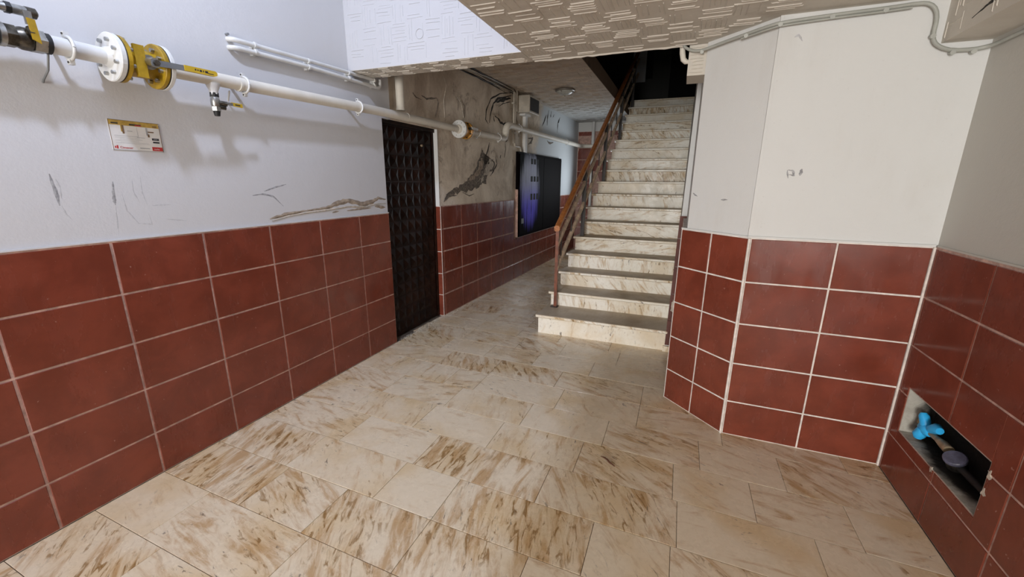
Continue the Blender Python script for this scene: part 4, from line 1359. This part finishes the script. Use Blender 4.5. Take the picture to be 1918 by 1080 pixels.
MB().tube(sm, 0.0085, 8).build('cable', 'cable', gc)
MB().tube([p + Vector((0.004, -.004, -.014)) for p in sm[9:20]], 0.005, 8).build('cable', 'cable', gc)
for i in (3, 5, 7, 8, 9, 14, 17, 18):
    p = path[i]
    MB().tube([p + Vector((0, .012, -.006)), p + Vector((-.002, -.012, -.010))], 0.0105, 8).build('cable_clip', 'cable', gc)
# stray white conduit end by the corbel
wd = thing('conduit_end', (2.36, 3.0, 2.22), 'bent cream conduit stub hanging beside the ceiling stub at the stairs', 'conduit')
MB().tube([(2.338, 2.99, 2.318), (2.342, 2.99, 2.285), (2.350, 2.99, 2.25), (2.366, 2.99, 2.235), (2.384, 2.99, 2.232)], [.015, .017, .017, .015, .010], 10).build('stub', 'pipe', wd)

# ------------------------------------------------------------------ water tap set in the niche
wt = thing('water_valve', (3.655, 2.40, 0.281), 'bright blue plastic tap on a short water line in the wall niche', 'tap')
MB().tube([(3.67, 2.515, 0.352), (3.664, 2.43, 0.352)], 0.016, 12).build('inlet', 'brass', wt)
bl = MB()
bl.tube([(3.657, 2.455, 0.362), (3.655, 2.44, 0.362), (3.655, 2.40, 0.358), (3.655, 2.385, 0.357)], [.020, .030, .030, .020], 14)
bl.tube([(3.650, 2.425, 0.375), (3.640, 2.440, 0.418), (3.638, 2.446, 0.432)], [.022, .021, .012], 12)
bl.tube([(3.645, 2.425, 0.35), (3.635, 2.430, 0.318), (3.634, 2.430, 0.300)], [.024, .026, .016], 12)
bl.build('tap_body', 'blue', wt)
MB().tube([(3.655, 2.395, 0.372), (3.650, 2.345, 0.405), (3.650, 2.318, 0.408)], [.019, .026, .016], 10).build('tap_wing', 'blue', wt)
MB().tube([(3.657, 2.39, 0.355), (3.660, 2.34, 0.358), (3.66, 2.29, 0.360), (3.66, 2.245, 0.358)], [.013, .013, .020, .021], 12).build('pipe_piece', 'brass', wt)
mt_ = thing('water_meter', (3.66, 2.19, 0.281), 'small grimy water meter with violet grey lid beside the blue tap', 'meter')
ax = Vector((-0.45, -0.25, 0.86)).normalized()
b0 = Vector((3.665, 2.19, 0.335))
MB().tube([b0 - ax * .03, b0 - ax * .025, b0 + ax * .015, b0 + ax * .02], [.030, .036, .036, .032], 20).build('meter_body', 'dark_steel', mt_)
MB().tube([b0 + ax * .019, b0 + ax * .03, b0 + ax * .034], [.040, .040, .036], 24, True, False).build('lid', 'cap_grey', mt_)
MB().tube([(3.665, 2.16, 0.33), (3.672, 2.05, 0.325), (3.68, 1.906, 0.325)], 0.015, 10).build('outlet', 'black', mt_)

# ------------------------------------------------------------------ bits on the floor
MB().tube([(2.144, 2.092, 0.004), (2.165, 2.083, 0.008), (2.182, 2.075, 0.006), (2.199, 2.052, 0.008), (2.215, 2.044, 0.006), (2.230, 2.033, 0.004)], [.002, .004, .005, .005, .004, .0025], 7).build('twig', 'twig', None, 'dry brown twig lying on the marble floor', 'twig')
rg = random.Random(11)
mb = MB()
for i in range(900):
    y = rg.uniform(3.15, 5.0)
    x = max(hx(y), 0) + abs(rg.gauss(0, 0.045)) + 0.004
    if y < 3.95:
        x = abs(rg.gauss(0, 0.03)) - 0.02
    r = rg.uniform(0.0015, 0.004)
    a = rg.uniform(0, 3)
    vs = [(x + r * math.cos(a + q * 2.09), y + r * math.sin(a + q * 2.09), 0.0) for q in range(3)] + [(x, y, r * 1.1)]
    mb.add(vs, [(0, 1, 3), (1, 2, 3), (2, 0, 3)])
mb.build('plaster_crumbs', 'cement', None, 'white plaster crumbs strewn along the foot of the hallway wall', 'debris', None, 'stuff')
